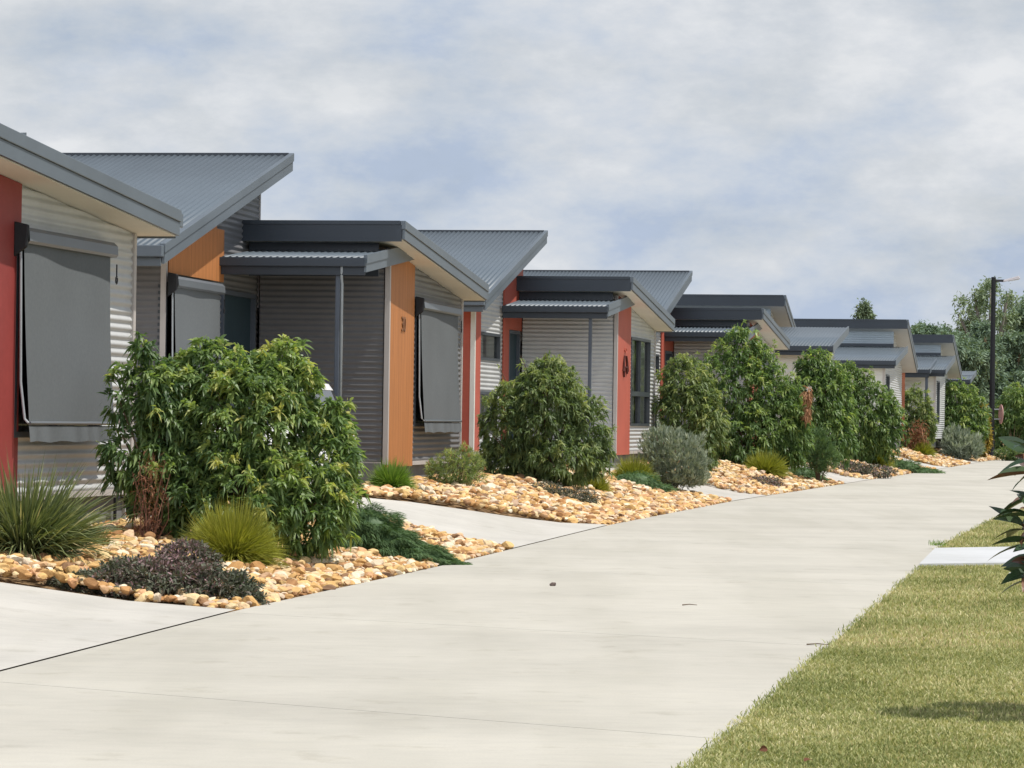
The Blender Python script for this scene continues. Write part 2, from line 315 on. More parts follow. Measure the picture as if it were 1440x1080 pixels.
def lawn_blades():
    Ps = []
    for y0, y1, den, hh in ((10, 13, 11000, .014), (13, 17, 6500, .016), (17, 27.5, 3400, .020), (27.5, 44, 1100, .026)):
        n = int((y1 - y0) * 5 * den); Y = RNG.uniform(y0, y1, n); X = RNG.uniform(-.2, 9, n) if y1 > 27 else RNG.uniform(0, 5, n)
        if y1 > 27: n2 = int(n * .9)
        ok = (X > right_x(Y) - .02 + RNG.normal(0, .018, n)) & (X < .163 * Y + .25) & ~((X > 3.3) & (Y > PN(X) + .02) & (Y < PF(X) - .02) & (X > 3.47 + (Y - 27.1) * .17 - .05))
        X, Y = X[ok], Y[ok]; Ps.append(np.stack([X, Y, np.full(len(X), hh)], 1))
    P = np.concatenate(Ps); n = len(P); h = P[:, 2] * RNG.uniform(.5, 1.4, n)
    d = np.clip(P[:, 0] - right_x(P[:, 1]), 0, 4); z = .006 + .05 * d / 4 - .002
    a = RNG.uniform(0, 2 * np.pi, n); w = h * .10 + .0012; lean = RNG.uniform(.2, 1.25, n) * h; b = RNG.uniform(0, 2 * np.pi, n)
    base = np.stack([P[:, 0], P[:, 1], z], 1); s = np.stack([np.cos(a) * w, np.sin(a) * w, 0 * w], 1)
    mid = base + np.stack([np.cos(b) * lean * .35, np.sin(b) * lean * .35, h * .6], 1); tip = base + np.stack([np.cos(b) * lean, np.sin(b) * lean, h], 1)
    V = np.stack([base - s, base + s, mid + s * .7, mid - s * .7, tip], 1).reshape(-1, 3); i = np.arange(n)[:, None] * 5
    pn = np.sin(P[:, 0] * 3.1 + 1.3 * np.sin(P[:, 1] * 1.9)) * .5 + np.sin(P[:, 1] * 2.3 + P[:, 0] * 1.1 + 2) * .5
    pn2 = np.sin(P[:, 0] * 9 + 3 * np.sin(P[:, 1] * 5)) * np.sin(P[:, 1] * 7.7 + 1)
    tint = np.clip(RNG.normal(.50, .24, n) + pn * .19 + pn2 * .13, 0, 1)
    tag(np_mesh('grass', V, [i + np.array([0, 1, 2, 3]), i + np.array([3, 2, 4])], G15, tint=np.repeat(tint, 5)), kind='stuff')
lawn_blades()
# ------------------------------------------------------------------ houses
def corr(axis, fixed, a0, a1, z0, top, holes=(), pitch=.068, amp=.0085, out=1):
    """corrugated sheet with level waves: axis 'x' runs along x (facing the camera), 'y' runs along the street"""
    mx = max(top(a) for a in np.linspace(a0, a1, 9)); nz = max(4, int((mx - z0) / pitch * 6))
    Z = np.linspace(z0, mx, nz + 1); cols = set(np.round(np.arange(a0, a1, .2), 4)) | {a0, a1}
    for h in holes: cols |= {h[0], h[1]}
    zs = set(np.round(Z, 4))
    for h in holes: zs |= {round(h[2], 4), round(h[3], 4)}
    A = np.array(sorted(c for c in cols if a0 <= c <= a1)); Z = np.array(sorted(zs)); nA = len(A)
    zz, aa = np.meshgrid(Z, A, indexing='ij'); tp = np.vectorize(top)(A)[None, :]
    off = np.sin(zz * 2 * np.pi / pitch) * amp * out; zc = np.minimum(zz, tp)
    V = np.stack([aa, fixed + off, zc], -1) if axis == 'x' else np.stack([fixed + off, aa, zc], -1)
    fs = []
    for i in range(len(Z) - 1):
        zm = (Z[i] + Z[i + 1]) / 2
        for j in range(nA - 1):
            am = (A[j] + A[j + 1]) / 2
            if zm > max(tp[0, j], tp[0, j + 1]) + .01 or any(h[0] < am < h[1] and h[2] < zm < h[3] for h in holes): continue
            fs.append((i * nA + j, i * nA + j + 1, (i + 1) * nA + j + 1, (i + 1) * nA + j))
    return V.reshape(-1, 3), np.array(fs)
def corr_wall(name, parent, mt, *a, **k):
    V, f = corr(*a, **k); return np_mesh(name, V, [f], mt, parent, smooth=True)
def roof_sheet(name, parent, mt, x0, x1, y0, z0, y1, z1, pitch=.078, amp=.009):
    n = int((x1 - x0) / pitch * 6); X = np.linspace(x0, x1, n + 1); off = np.sin(X * 2 * np.pi / pitch) * amp
    V = np.concatenate([np.stack([X, 0 * X + y, z + off], 1) for y, z in ((y0, z0), (y1, z1))]); i = np.arange(n)[:, None]
    # underside
    V = np.concatenate([V, V - np.array([0, 0, .006])]); m2 = 2 * (n + 1)
    f = i + np.array([0, 1, n + 2, n + 1]); f2 = i + m2 + np.array([0, n + 1, n + 2, 1]); e1 = i + np.array([0, m2, m2 + 1, 1]); e2 = i + n + 1 + np.array([0, 1, m2 + 1, m2])
    return np_mesh(name, V, [f, f2, e1, e2], mt, parent, smooth=True)
def skillion(par, name, x0, x1, y0, z0, y1, z1, wall_x, wy0, wy1, t=.2, high='far', hi_drop=.0, sof='soffit'):
    """a single-pitch roof: sheet, barge capping, barge board, soffits, gutter on the low side, fascia on the high side"""
    r = roof_sheet(name, par, M['roof'], x0, x1 - .02, y0 + .01, z0 + .008, y1 - .01, z1 + .008)
    k = (z1 - z0) / (y1 - y0)
    b = MB(); b.slopebox(x1 - .05, x1 + .012, y0, z0 + .035, y1, z1 + .035, .10); b.build('barge_capping', M['trim'], r, .006)
    b = MB(); b.slopebox(x1 - .03, x1, y0 + .012, z0 - .068 + k * .012, y1 - .012, z1 - .068 - k * .012, t - .09); b.build('barge_board', M['trim'], r)
    lo = (y0, z0) if z0 < z1 else (y1, z1); hi = (y1, z1) if z0 < z1 else (y0, z0); sl = 1 if lo[0] < hi[0] else -1   # sl: direction low -> high
    s = MB(); zt = t - .035; s.slopebox(x0, x1 - .033, y0 + .02, z0 - zt + k * .02, y1 - .02, z1 - zt - k * .02, .02); s.build('soffit', M[sof], r)
    g = MB(); ya, yb = sorted((lo[0] - sl * .09, lo[0] - sl * .0015)); g.box(x0, x1 - .001, ya, yb, lo[1] - .105, lo[1] + .012)
    ya, yb = sorted((lo[0] - sl * .012 + sl * .014, lo[0] + sl * .016)); g.box(x0, x1 - .034, ya, yb, lo[1] - .20, lo[1] - .107)
    g.build('gutter', M['trim'], r, .01)
    f = MB(); ya, yb = sorted((hi[0] - sl * .016, hi[0] - sl * .0)); f.box(x0, x1 - .034, ya, yb, hi[1] - t - .005 - hi_drop, hi[1] - .012)
    ya, yb = sorted((hi[0] - sl * .03, hi[0] + sl * .012)); f.box(x0, x1 - .055, ya, yb, hi[1] - .010, hi[1] + .035)
    f.build('fascia', M['trim_dark'], r)
    return r
def window(par, x, y0, y1, z0, z1, split=None, low=None, curtain=True, inner=.09):
    """window in a wall facing the street"""
    w = .045; f = MB()
    for a, b, c, d in ((y0, y1, z0, z0 + w), (y0, y1, z1 - w, z1), (y0, y0 + w, z0 + w, z1 - w), (y1 - w, y1, z0 + w, z1 - w)): f.box(x - .07, x + .022, a, b, c, d)
    if split:
        f.box(x - .06, x + .012, split - .02, split + .02, z0 + w, z1 - w)
    if low:
        f.box(x - .062, x + .026, y0 + w, y1 - w, low - .04, low + .04)
    o = f.build('window', M['frame'], par)
    g = MB(); g.quad((x - .03, y0 + w, z0 + w), (x - .03, y1 - w, z0 + w), (x - .03, y1 - w, z1 - w), (x - .03, y0 + w, z1 - w)); g.build('glass', M['glass'], o)
    if curtain:
        c = MB(); n = 60
        for a, b in ((y0 + .02, y0 + (y1 - y0) * .42), (y0 + (y1 - y0) * .66, y1 - .02)):
            for i in range(n):
                t0, t1 = i / n, (i + 1) / n; yy = lambda t: a + (b - a) * t; xx = lambda t: x - .085 + .02 * math.sin(t * 40 + a)
                c.quad((xx(t0), yy(t0), z0), (xx(t1), yy(t1), z0), (xx(t1), yy(t1), z1), (xx(t0), yy(t0), z1))
        c.build('curtain', M['curtain'], o, smooth=True)
    return o
def blind(par, x, y0, y1, zh, zb, tilt=.06):
    """outdoor roller blind: hood box over the window, cloth held out at the foot by two arms, valance flap below the foot rail"""
    h = MB(); n = 8; prof = [(x + .02, zh + .035), (x + .09, zh + .025), (x + .12, zh - .005), (x + .125, zh - .075), (x + .11, zh - .095), (x + .02, zh - .095)]
    for a, b in zip(prof, prof[1:] + prof[:1]): h.quad((a[0], y0 + .035, a[1]), (b[0], y0 + .035, b[1]), (b[0], y1 - .0, b[1]), (a[0], y1 - .0, a[1]))
    h.quad(*[(p[0], y1, p[1]) for p in prof]); o = h.build('screen_blind', M['hood'], par)
    c = MB(); c.hexa([(x + .012, y0 - .015, zh - .20), (x + .115, y0 - .005, zh - .12), (x + .115, y0 + .033, zh - .12), (x + .012, y0 + .033, zh - .20), (x + .012, y0 - .015, zh + .065), (x + .125, y0 - .005, zh + .040), (x + .125, y0 + .033, zh + .040), (x + .012, y0 + .033, zh + .065)]); c.build('end_bracket', M['black'], o, .012)
    xt, xb = x + .08, x + .08 + tilt; zr = zb + .13; V = []; ny, nz = 26, 24
    for i in range(nz + 1):
        for j in range(ny + 1):
            t = i / nz; u = j / ny; V.append((xt + (xb - xt) * t - .012 * math.sin(math.pi * t) + .004 * math.sin(u * 9 + t * 3), y0 + .036 + (y1 - y0 - .106) * u, zh - .09 + (zr - zh + .09) * t))
    fs = [(i * (ny + 1) + j, i * (ny + 1) + j + 1, (i + 1) * (ny + 1) + j + 1, (i + 1) * (ny + 1) + j) for i in range(nz) for j in range(ny)]
    np_mesh('cloth', np.array(V), [np.array(fs)], M['blind'], o, smooth=True)
    V = []; nf = 60
    for i in range(5):
        for j in range(nf + 1):
            t = i / 4; u = j / nf; V.append((xb + .012 * t + .010 * t * math.sin(u * 34 + 2 * math.sin(u * 9)), y0 + .036 + (y1 - y0 - .106) * u, zr - .02 - t * .12 + .006 * math.sin(u * 21) * t))
    fs = [(i * (nf + 1) + j, i * (nf + 1) + j + 1, (i + 1) * (nf + 1) + j + 1, (i + 1) * (nf + 1) + j) for i in range(4) for j in range(nf)]
    np_mesh('valance', np.array(V), [np.array(fs)], M['blind'], o, smooth=True)
    b = MB(); b.tube([(xb, y0 + .045, zr), (xb, y1 - .065, zr)], .014); b.build('foot_rail', M['hood'], o)
    for yy in (y0 + .022, y1 - .045):
        a = MB(); a.tube([(x + .06, yy, zh - .1), (x + .075, yy, zr + .3), (xb - .03, yy, zr + .03), (xb, yy, zr)], .010); a.build('arm', M['pipe'] if yy < y1 - .1 else M['black'], o)
    k = MB(); k.tube([(x + .12, y1 - .02, zh - .15), (x + .12, y1 - .02, zh - .25)], .006); k.tube([(x + .12, y1 - .02 + .02 * math.cos(t), zh - .275 + .03 * math.sin(t)) for t in np.linspace(0, 6.3, 12)], .006); k.build('pull_loop', M['black'], o)
    return o
def panel(par, x, y0, y1, z0, top, mt, th=.03, name='panel', axis='y'):
    b = MB(); n = 6
    for i in range(n):
        a, c = y0 + (y1 - y0) * i / n, y0 + (y1 - y0) * (i + 1) / n
        if axis == 'y': b.hexa([(x, a, z0), (x + th, a, z0), (x + th, c, z0), (x, c, z0), (x, a, top(a)), (x + th, a, top(a)), (x + th, c, top(c)), (x, c, top(c))])
        else: b.hexa([(a, x - th, z0), (c, x - th, z0), (c, x, z0), (a, x, z0), (a, x - th, top(a)), (c, x - th, top(c)), (c, x, top(c)), (a, x, top(a))])
    return b.build(name, mt, par)
def corner(par, x, y, z0, z1, w=.045, mt=None):
    b = MB(); b.box(x - w, x + .014, y - .014, y + .0, z0, z1); b.box(x + .0005, x + .0145, y + .0005, y + w, z0, z1); return b.build('corner_flashing', mt or M['corner'], par)

def house_a(name_label, O, dr, q, accent, kind):
    """near block set back with a roof rising away, front block with a roof falling away, a porch roof between them"""
    th = math.atan(dr); h = empty('house', O, -th, label=name_label, cat='house', group='steel clad houses along the road')
    acc = M[accent]; WL = M[q.get('wall', 'wall')]; g0 = q['zground'] - O[2]; sx, L, An, Pw = q['sx'], q['L'], q['Anw'], q['Pw']
    ov, yh, yl, hh, hl = q['ovx'], q['yh'], q['yl'], q['hh'], q['hl']; back = sx - 7.0
    kB = (hl - hh) / (yl - yh); tB = lambda y: hh + kB * (y - yh) - .19
    Ah, Al, Any, Afy = q['Ah'], q['Al'], q['Any'], q['Afy']; kA = (Ah - Al) / (Afy - Any); tA = lambda y: Al + kA * (y - Any) - .19
    Aend = q['Aend']
    # front block
    bl = q['blind']; holes = [(bl[0] + .05, bl[1] - .05, .42, 1.93)]
    corr_wall('front_wall', h, WL, 'y', 0., Pw, L, 0., tB, holes)
    corr_wall('side_wall', h, WL, 'x', 0., sx + .05, -.052, 0., lambda x: tB(0), (), out=-1)
    w = MB(); w.box(back, -.02, L - .02, L, g0, tB(L) + .02); w.box(back, back + .02, Aend, L - .02, g0, tB(L)); w.box(back, sx - .05, Aend - .005, Aend + .015, g0, min(tB(Aend), tA(Aend))); w.build('rear_wall', WL, h)
    panel(h, -.012, 0.0, Pw, -.06, lambda y: tB(y), acc)
    corner(h, 0.008, -.004, -.03, tB(0), mt=M['corner']); corner(h, .006, L + .014, 0, tB(L))
    skillion(h, 'front_roof', back, ov, yh, hh, yl, hl, 0, 0, L)
    # dark strip standing in for shade on the wall under the high edge
    f = MB(); f.box(sx + .02, -.03, yh + .25, yh + .27, tB(0) - .35, tB(yh) - .01); f.build('recess_shade_strip', M['trim_dark'], h)
    wn = window(h, 0, *holes[0], split=(holes[0][0] + holes[0][1]) / 2, low=q.get('low'), curtain=not q.get('blindB', True) or True)
    if q.get('blindB', True): blind(h, 0.0, bl[0], bl[1], 1.95, q.get('blb', .36))
    # set-back block
    ab = q['ablind']; aholes = [ab] if ab else []; aholes = aholes + q.get('extra', []) + [(q['door'][0], q['door'][1], 0, 1.95)]
    corr_wall('main_wall', h, WL, 'y', sx, An, Aend, 0., tA, aholes)
    corr_wall('main_side_wall', h, WL, 'x', An, back, sx - .012, 0., lambda x: tA(An), (), out=-1)
    w = MB(); w.box(back, sx - .02, Aend - .02, Aend, tB(Aend) - .3, tA(Aend)); w.box(back, back + .02, An + .02, Aend, g0, tA(An)); w.build('rear_wall', WL, h)
    corner(h, sx + (.034 if q.get('sidepanel') else .006), An - (.036 if q.get('sidepanel') else .004), 0, tA(An), .055 if q.get('sidepanel') else .045, M['pale'] if q.get('sidepanel') else None); c = MB(); c.box(sx - .03, sx + .014, Aend - .03, Aend + .004, 1.8, tA(Aend)); c.build('corner_flashing', M['corner'], h)
    skillion(h, 'main_roof', back, sx + q['Aov'], Any, Al, Afy, Ah, 0, 0, 0)
    for (y0, y1, z0, z1) in q['panels']: panel(h, sx + .010, y0, y1, z0, (lambda y: tA(y)) if z1 is None else (lambda y, z1=z1: z1), acc, .022)
    if q.get('sidepanel'):
        a, b = q['sidepanel']; panel(h, An - .012, sx + a, sx + b, 0, lambda x: tA(An) - .01, acc, .022, axis='x')
    if ab:
        window(h, sx, *ab, curtain=True)
        if q.get('blindA', True): blind(h, sx + .03, ab[0] - .03, ab[1] + .05, 1.97, .36)
    for e in q.get('extra', []): window(h, sx, *e, curtain=True)
    d0, d1 = q['door']; d = MB(); d.box(sx - .05, sx - .02, d0 + .05, d1 - .05, .02, 1.90); do = d.build('door', M['door'], h)
    f = MB(); f.box(sx - .06, sx + .036, d0, d0 + .05, 0, 1.95); f.box(sx - .06, sx + .036, d1 - .05, d1, 0, 1.95); f.box(sx - .06, sx + .036, d0 + .05, d1 - .05, 1.9, 1.95); f.build('door_frame', M['post'], do)
    f = MB(); f.box(sx - .02, sx + .03, d0 + .1, d0 + .14, .95, 1.1); f.build('handle', M['pipe'], do)
    # plinths and floor edges
    p = MB(); p.box(back, -.045, .03, L - .03, g0 - .3, -.01); p.box(back, sx - .045, An + .03, Aend, g0 - .3, -.012); p.box(sx - .04, -.05, -.02, .029, g0 - .3, -.014); pl = p.build('plinth', M['plinth'], h)
    e = MB(); e.box(-.05, .02, Pw + .005, L + .01, -.05, -.002); e.box(sx - .03, sx + .02, An, Aend - .2, -.05, -.003); e.box(sx + .05, -.055, -.018, .004, -.05, -.001); e.build('base_flashing', M['corner'], h)
    # porch roof
    ax, ay, z0, z1 = q['ax'], q['ay'], q['az0'], q['az1']; ka = (z1 - z0) / (0 - ay)
    r = roof_sheet('porch_roof', h, M['roof'], sx + .03, ax - .02, ay, z0, -.02, z1 - .004)
    g = MB(); g.box(sx + .03, ax - .001, ay - .075, ay - .002, z0 - .105, z0 - .006); g.box(sx + .03, ax - .02, ay + .0, ay + .03, z0 - .2, z0 - .02); g.build('gutter', M['trim_dark'], r, .008)
    e = q.get('awe', 1.2); b = MB(); b.slopebox(ax - .03, ax + .012, ay - .03, z0 + .03 - ka * .03, e, z0 + ka * (e - ay) + .03, .095); b.slopebox(ax - .026, ax, ay - .02, z0 - .067, e - .01, z0 - .067 + ka * (e - ay), .10); b.build('barge_board', M['trim'], r)
    if q.get('post'):
        px_, = q['post']; c = MB(); c.box(px_ - .026, px_ + .026, ay + .04, ay + .10, g0, z0 - .1); c.build('porch_post', M['post'], h, .006)
        if q.get('pipe'):
            c = MB(); c.tube([(px_ + .06, ay - .03, z0 - .1), (px_ + .046, ay + .03, z0 - .22), (px_ + .046, ay + .07, z0 - .3), (px_ + .046, ay + .07, g0)], .015, 10); c.build('downpipe', M['pipe'], h, smooth=True)
    return h
Q1 = dict(zground=.25, sx=-1.55, L=4.05, Anw=-3.8, Pw=1.38, ovx=.33, yh=-.45, yl=4.3, hh=2.63, hl=2.266, Ah=3.66, Al=2.31, Any=-4.3, Afy=.45, Aend=0.1, Aov=.33,
          blind=(1.24, 3.32), ablind=(-3.5, -1.7, .42, 1.93), door=(-1.3, -.4), panels=[(-3.7, -3.5, 1.99, None)], ax=.1, ay=-1.6, az0=2.32, az1=2.5, blb=.40)
h1 = house_a('nearest house, red panel and big grey blind, cut by the left picture border', (-3.942, 22.347, .593), .202, Q1, 'maroon', 1)
Q2 = dict(wall='wall_dark', zground=.40, sx=-1.60, L=4.70, Anw=-3.95, Pw=1.49, ovx=.323, yh=-.68, yl=4.88, hh=2.762, hl=2.273, Ah=3.654, Al=2.25, Any=-4.95, Afy=.64, Aend=.12, Aov=.275,
          blind=(1.56, 4.12), ablind=(-3.95, -2.05, .42, 1.93), door=(-1.62, -.12), panels=[(-3.9, -1.95, 2.03, None), (-1.95, -1.62, 2.03, 2.62)], ax=.115, ay=-1.75, az0=2.315, az1=2.497, awe=1.0, post=(-.225,), pipe=True)
h2 = house_a('house with orange panels, its porch post and two grey blinds', (-1.469, 37.598, .678), .169, Q2, 'orange', 1)
Q3 = dict(zground=.42, sx=-1.62, L=4.27, Anw=-3.85, Pw=1.45, ovx=.336, yh=-.5, yl=4.415, hh=2.817, hl=2.288, Ah=3.629, Al=2.32, Any=-4.57, Afy=.554, Aend=.12, Aov=.34,
          blind=(1.50, 3.75), blindB=False, low=.97, ablind=(-3.33, -1.72, 1.42, 1.86), extra=[(-3.33, -1.9, .3, .93)], blindA=False, door=(-1.05, -.12), panels=[(-3.82, -3.36, 0, None), (-1.5, -1.06, 0, None), (-1.06, .08, 1.96, None)], sidepanel=(-.62, .03),
          ax=.131, ay=-1.65, az0=2.325, az1=2.50, awe=1.2, post=(-.17,))
h3 = house_a('house with red panels and an uncovered dark framed front window', (1.704, 52.547, .70), .193, Q3, 'red', 1)
Q4 = dict(Q3, zground=.44, L=4.2, yh=-.394, yl=4.159, hh=2.833, hl=2.299, ovx=.361, Any=-4.3, Afy=.45, Ah=3.649, Al=2.31, Anw=-3.8, ax=.16, ay=-1.15, az0=2.345, az1=2.51, post=(-.1,), blindB=True, sidepanel=None, panels=[(-1.5, -1.06, 0, None), (-1.06, .08, 1.96, None)])
h4 = house_a('fourth house, beige walled, mostly behind the broad leafy shrub', (4.931, 66.919, .719), .211, Q4, 'red', 1)
# what is fixed to the houses
t = bpy.data.curves.new('house_number', 'FONT'); t.body = '30'; t.size = .26; t.extrude = .006; t.align_x = 'CENTER'; t.materials.append(M['number'])
tmp_ = bpy.data.objects.new('tmp', t); COL.objects.link(tmp_); bpy.context.view_layer.update(); nm_ = bpy.data.meshes.new_from_object(tmp_.evaluated_get(bpy.context.evaluated_depsgraph_get())); bpy.data.objects.remove(tmp_)
no = bpy.data.objects.new('house_number', nm_); COL.objects.link(no); no.parent = h2; no.location = (.026, .80, 1.56); no.rotation_euler = (math.pi / 2, 0, math.pi / 2)

def house_b(label, O, dr, q, accent):
    """far house: low roof rising away, high roof falling away, a carport roof beyond"""
    th = math.atan(dr); h = empty('house', O, -th, label=label, cat='house', group='steel clad houses along the road')
    g0 = -.3; back = -8.5; W = q['W']
    hh, hl, y0, y1 = q['hh'], q['hl'], q['y0'], q['y1']; xr = q['xr']
    k = (hl - hh) / (y1 - y0); tA = lambda y: hh + k * (y - y0) - .19
    skillion(h, 'high_roof', back, xr, y0, hh, y1, hl, 0, 0, 0, t=.24, sof='soffit_grey')
    wy = y0 + .32
    corr_wall('upper_wall', h, M['wall_blue'], 'x', wy, back, xr - q['ovr'], 0, lambda x: tA(wy), (), out=-1)
    corr_wall('front_wall', h, M['wall'], 'y', xr - q['ovr'], wy, y1 - .4, 0, tA)
    w = MB(); w.box(back, xr - q['ovr'] - .02, y1 - .4, y1 - .38, g0, tA(y1)); w.box(back, back + .02, wy, y1 - .4, g0, tA(y1)); w.build('rear_wall', M['wall'], h)
    f = MB(); f.box(back, xr - q['ovr'], wy - .05, wy - .02, q['lh'] + .02, q['lh'] + .10); f.build('flashing', M['trim_dark'], h)
    lx, ly0, ll, ly1, lh = q['lx'], q['ly0'], q['ll'], wy - .03, q['lh']
    r = roof_sheet('low_roof', h, M['roof'], back, lx - .02, ly0, ll, ly1, lh, amp=.0045)
    kk = (lh - ll) / (ly1 - ly0)
    b = MB(); b.slopebox(lx - .03, lx, ly0, ll + .03, ly1, lh + .03, .19); b.build('barge_board', M['trim'], r)
    b = MB(); b.box(back, lx - .001, ly0 - .08, ly0 - .002, ll - .12, ll - .004); b.box(back, lx - .035, ly0 + .0, ly0 + .02, ll - .22, ll - .02); b.build('gutter', M['trim_dark'], r)
    s = MB(); s.slopebox(back, lx - .035, ly0 + .02, ll - .14, ly1, lh - .14, .02); s.build('soffit', M['soffit'], r)
    wx = lx - .35
    lo = MB(); 
    corr_wall('low_side_wall', h, M['pale'], 'x', ly0 + .35, back, wx, 0, lambda x: ll - .1, (), out=-1, pitch=.15, amp=.006)
    corr_wall('low_front_wall', h, M['wall'], 'y', wx, ly0 + .35, wy, 0, lambda y: ll + kk * (y - ly0) - .12, [(ly0 + .9, ly0 + 2.0, .5, 1.9)])
    window(h, wx, ly0 + .9, ly0 + 2.0, .5, 1.9)
    c = MB(); c.box(wx - .05, wx + .02, ly0 + .33, ly0 + .348, 0, ll - .1); c.build('corner_flashing', M['corner'], h)
    pl = MB(); pl.box(back, min(wx, xr - q['ovr']) - .04, ly0 + .4, y1 - .45, g0, 0); pl.build('plinth', M['plinth'], h)
    if q.get('carport'):
        cx0, cx1, cy0, cz0, cy1, cz1 = q['carport']
        r = roof_sheet('carport_roof', h, M['roof'], cx0, cx1 - .02, cy0, cz0, cy1, cz1, amp=.0045)
        b = MB(); b.slopebox(cx1 - .04, cx1, cy0, cz0 + .03, cy1, cz1 + .03, .17); b.build('barge_board', M['trim'], r)
        b = MB(); b.box(cx0, cx1 - .001, cy0 - .08, cy0 - .002, cz0 - .12, cz0 - .004); b.box(cx0, cx1 - .045, cy0, cy0 + .03, cz0 - .26, cz0 - .02); b.build('gutter', M['trim_dark'], r)
        for xx in (cx0 + .3, cx1 - .12):
            c = MB(); c.box(xx - .045, xx + .045, cy0 + .06, cy0 + .15, g0, cz0 - .24); c.build('carport_post', M['post'], h)
        w = MB(); w.box(cx0, cx1 - .3, cy1 - .1, cy1 - .05, g0, cz1 - .1); w.build('carport_wall', M['plinth'], h)
    if accent:
        p = MB(); a = q['acc']; p.box(*a); p.build('panel', M[accent], h)
    return h
def origin(px, py, Y, z): p = at(px, py, Y); return (p[0], p[1], z)
# fifth house: its front block rises away from us, the high roof behind falls away
o5 = origin(1172, 487, 75, .73)
h5 = house_b('fifth house, its pale blue porch roof between two big shrubs', o5, .19, dict(W=0, xr=-1.55, ovr=.4, y0=4.0, y1=8.8, hh=3.62, hl=2.3, lx=0, ly0=0, ll=2.30, lh=2.87), None)
o6 = origin(1260, 507, 91, .75)
h6 = house_b('sixth house, its long dark fascia below the lone treetop', o6, .2, dict(W=0, xr=.02, ovr=.45, y0=4.2, y1=8.3, hh=3.56, hl=2.3, lx=0, ly0=0, ll=2.28, lh=2.78,
             carport=(-2.3, .12, 12.6, 2.26, 15.8, 2.66)), None)
o7 = origin(1330, 518, 104, .77)
h7 = house_b('farthest house, cream edged high roof beside the dark gum wood', o7, .21, dict(W=0, xr=-.05, ovr=.45, y0=4.2, y1=8.3, hh=3.48, hl=2.3, lx=0, ly0=0, ll=2.25, lh=2.8,
             carport=(-2.6, -.05, 13.2, 2.13, 16.6, 2.5)), None)
pp_ = at(1266, 548, 100); b = MB(); b.box(-.14, .14, -.03, .03, -1.6, .65); b.box(-.19, .19, -.05, .05, .65, .70); o = b.build('screen_panel', simple('rust_panel', (.34, .13, .075), .7, .2, .25, 3), None); o.location = pp_; tag(o, 'narrow rust brown upright panel under the far carport roof', 'panel')
# ------------------------------------------------------------------ plants
def unit(v): return v / np.maximum(np.linalg.norm(v, axis=-1, keepdims=True), 1e-9)
def leaves(name, P, D, Ln, W, droop, tint, mt, parent, K=3, prof=None, cup=0., loc=None):
    """leaf blades: P starts, D directions, curved under their weight"""
    n = len(P); D = unit(D); up = RNG.normal(0, .55, (n, 3)) + np.array([0, 0, 1.]); Sx = unit(np.cross(D, up)); 
    ts = np.linspace(0, 1, K + 1); prof = prof if prof is not None else np.array([.12, 1, .75, 0])[:K + 1] if K == 3 else np.sin(np.pi * np.clip(ts * .96 + .04, 0, 1)) ** .8
    dr = np.broadcast_to(droop, (n,)); rows = []
    G = np.array([0, 0, -1.]); Nn = np.cross(Sx, D)
    for t, p in zip(ts[:-1], prof[:-1]):
        c = P + D * (Ln * t)[:, None] + G * (dr * Ln * t * t * .75)[:, None]
        rows += [c - Sx * (W * p * .5)[:, None], c + Sx * (W * p * .5)[:, None]]
        if cup: rows[-1] = rows[-1] + Nn * (W * p * cup)[:, None]; rows[-2] = rows[-2] + Nn * (W * p * cup)[:, None]; rows.append(c)
    rows.append(P + D * Ln[:, None] + G * (dr * Ln * .75)[:, None])
    k = len(rows); V = np.stack(rows, 1).reshape(-1, 3); i = np.arange(n)[:, None] * k; quads = []
    if cup:
        for j in range(K - 1):
            a = 3 * j; quads += [i + np.array([a, a + 2, a + 5, a + 3]), i + np.array([a + 2, a + 1, a + 4, a + 5])]
        a = 3 * (K - 1); tr = [i + np.array([a, a + 2, k - 1]), i + np.array([a + 2, a + 1, k - 1])]
    else:
        for j in range(K - 1):
            a = 2 * j; quads.append(i + np.array([a, a + 1, a + 3, a + 2]))
        a = 2 * (K - 1); tr = [i + np.array([a, a + 1, k - 1])]
    return np_mesh(name, V, quads + tr, mt, parent, tint=np.repeat(np.clip(tint, 0, 1), k), loc=loc)
def lobes_world(lob, Y, base, squash=.9):
    """lobes given as (cx, cy, rx, ry[, dy]) in the photograph's pixels become ellipsoids of real size round the plant's base"""
    o = []
    for l in lob:
        dy = l[4] if len(l) > 4 else float(RNG.uniform(-.25, .25)) * l[2] * Y / F
        c = at(l[0], l[1], Y + dy); s = (Y + dy) / F
        o.append((c - base, np.array([l[2] * s, l[2] * s * squash, l[3] * s])))
    return o
def scatter(lob, n, rmin=.5, power=.6, zmin=.03, reject=.62):
    w = np.array([r[0] * r[2] + r[0] * r[1] for c, r in lob]); w /= w.sum()
    k = RNG.choice(len(lob), int(n * 1.9), p=w); d = unit(RNG.normal(size=(len(k), 3)))
    f = rmin + (1 - rmin) * RNG.uniform(0, 1, len(k)) ** power
    f *= 1 + .20 * np.sin(d[:, 0] * 6 + k * 2.1) * np.sin(d[:, 2] * 7 + k) + .12 * np.sin(d[:, 1] * 11 + d[:, 2] * 9 + k)
    C = np.array([c for c, r in lob]); R = np.array([r for c, r in lob]); p = C[k] + d * R[k] * f[:, None]
    ok = p[:, 2] > zmin
    for j, (c, r) in enumerate(lob):
        q = np.linalg.norm((p - c) / r, axis=1); ok &= ~((k != j) & (q < reject) & (RNG.uniform(0, 1, len(k)) < .8))
    return p[ok][:n], d[ok][:n], f[ok][:n]
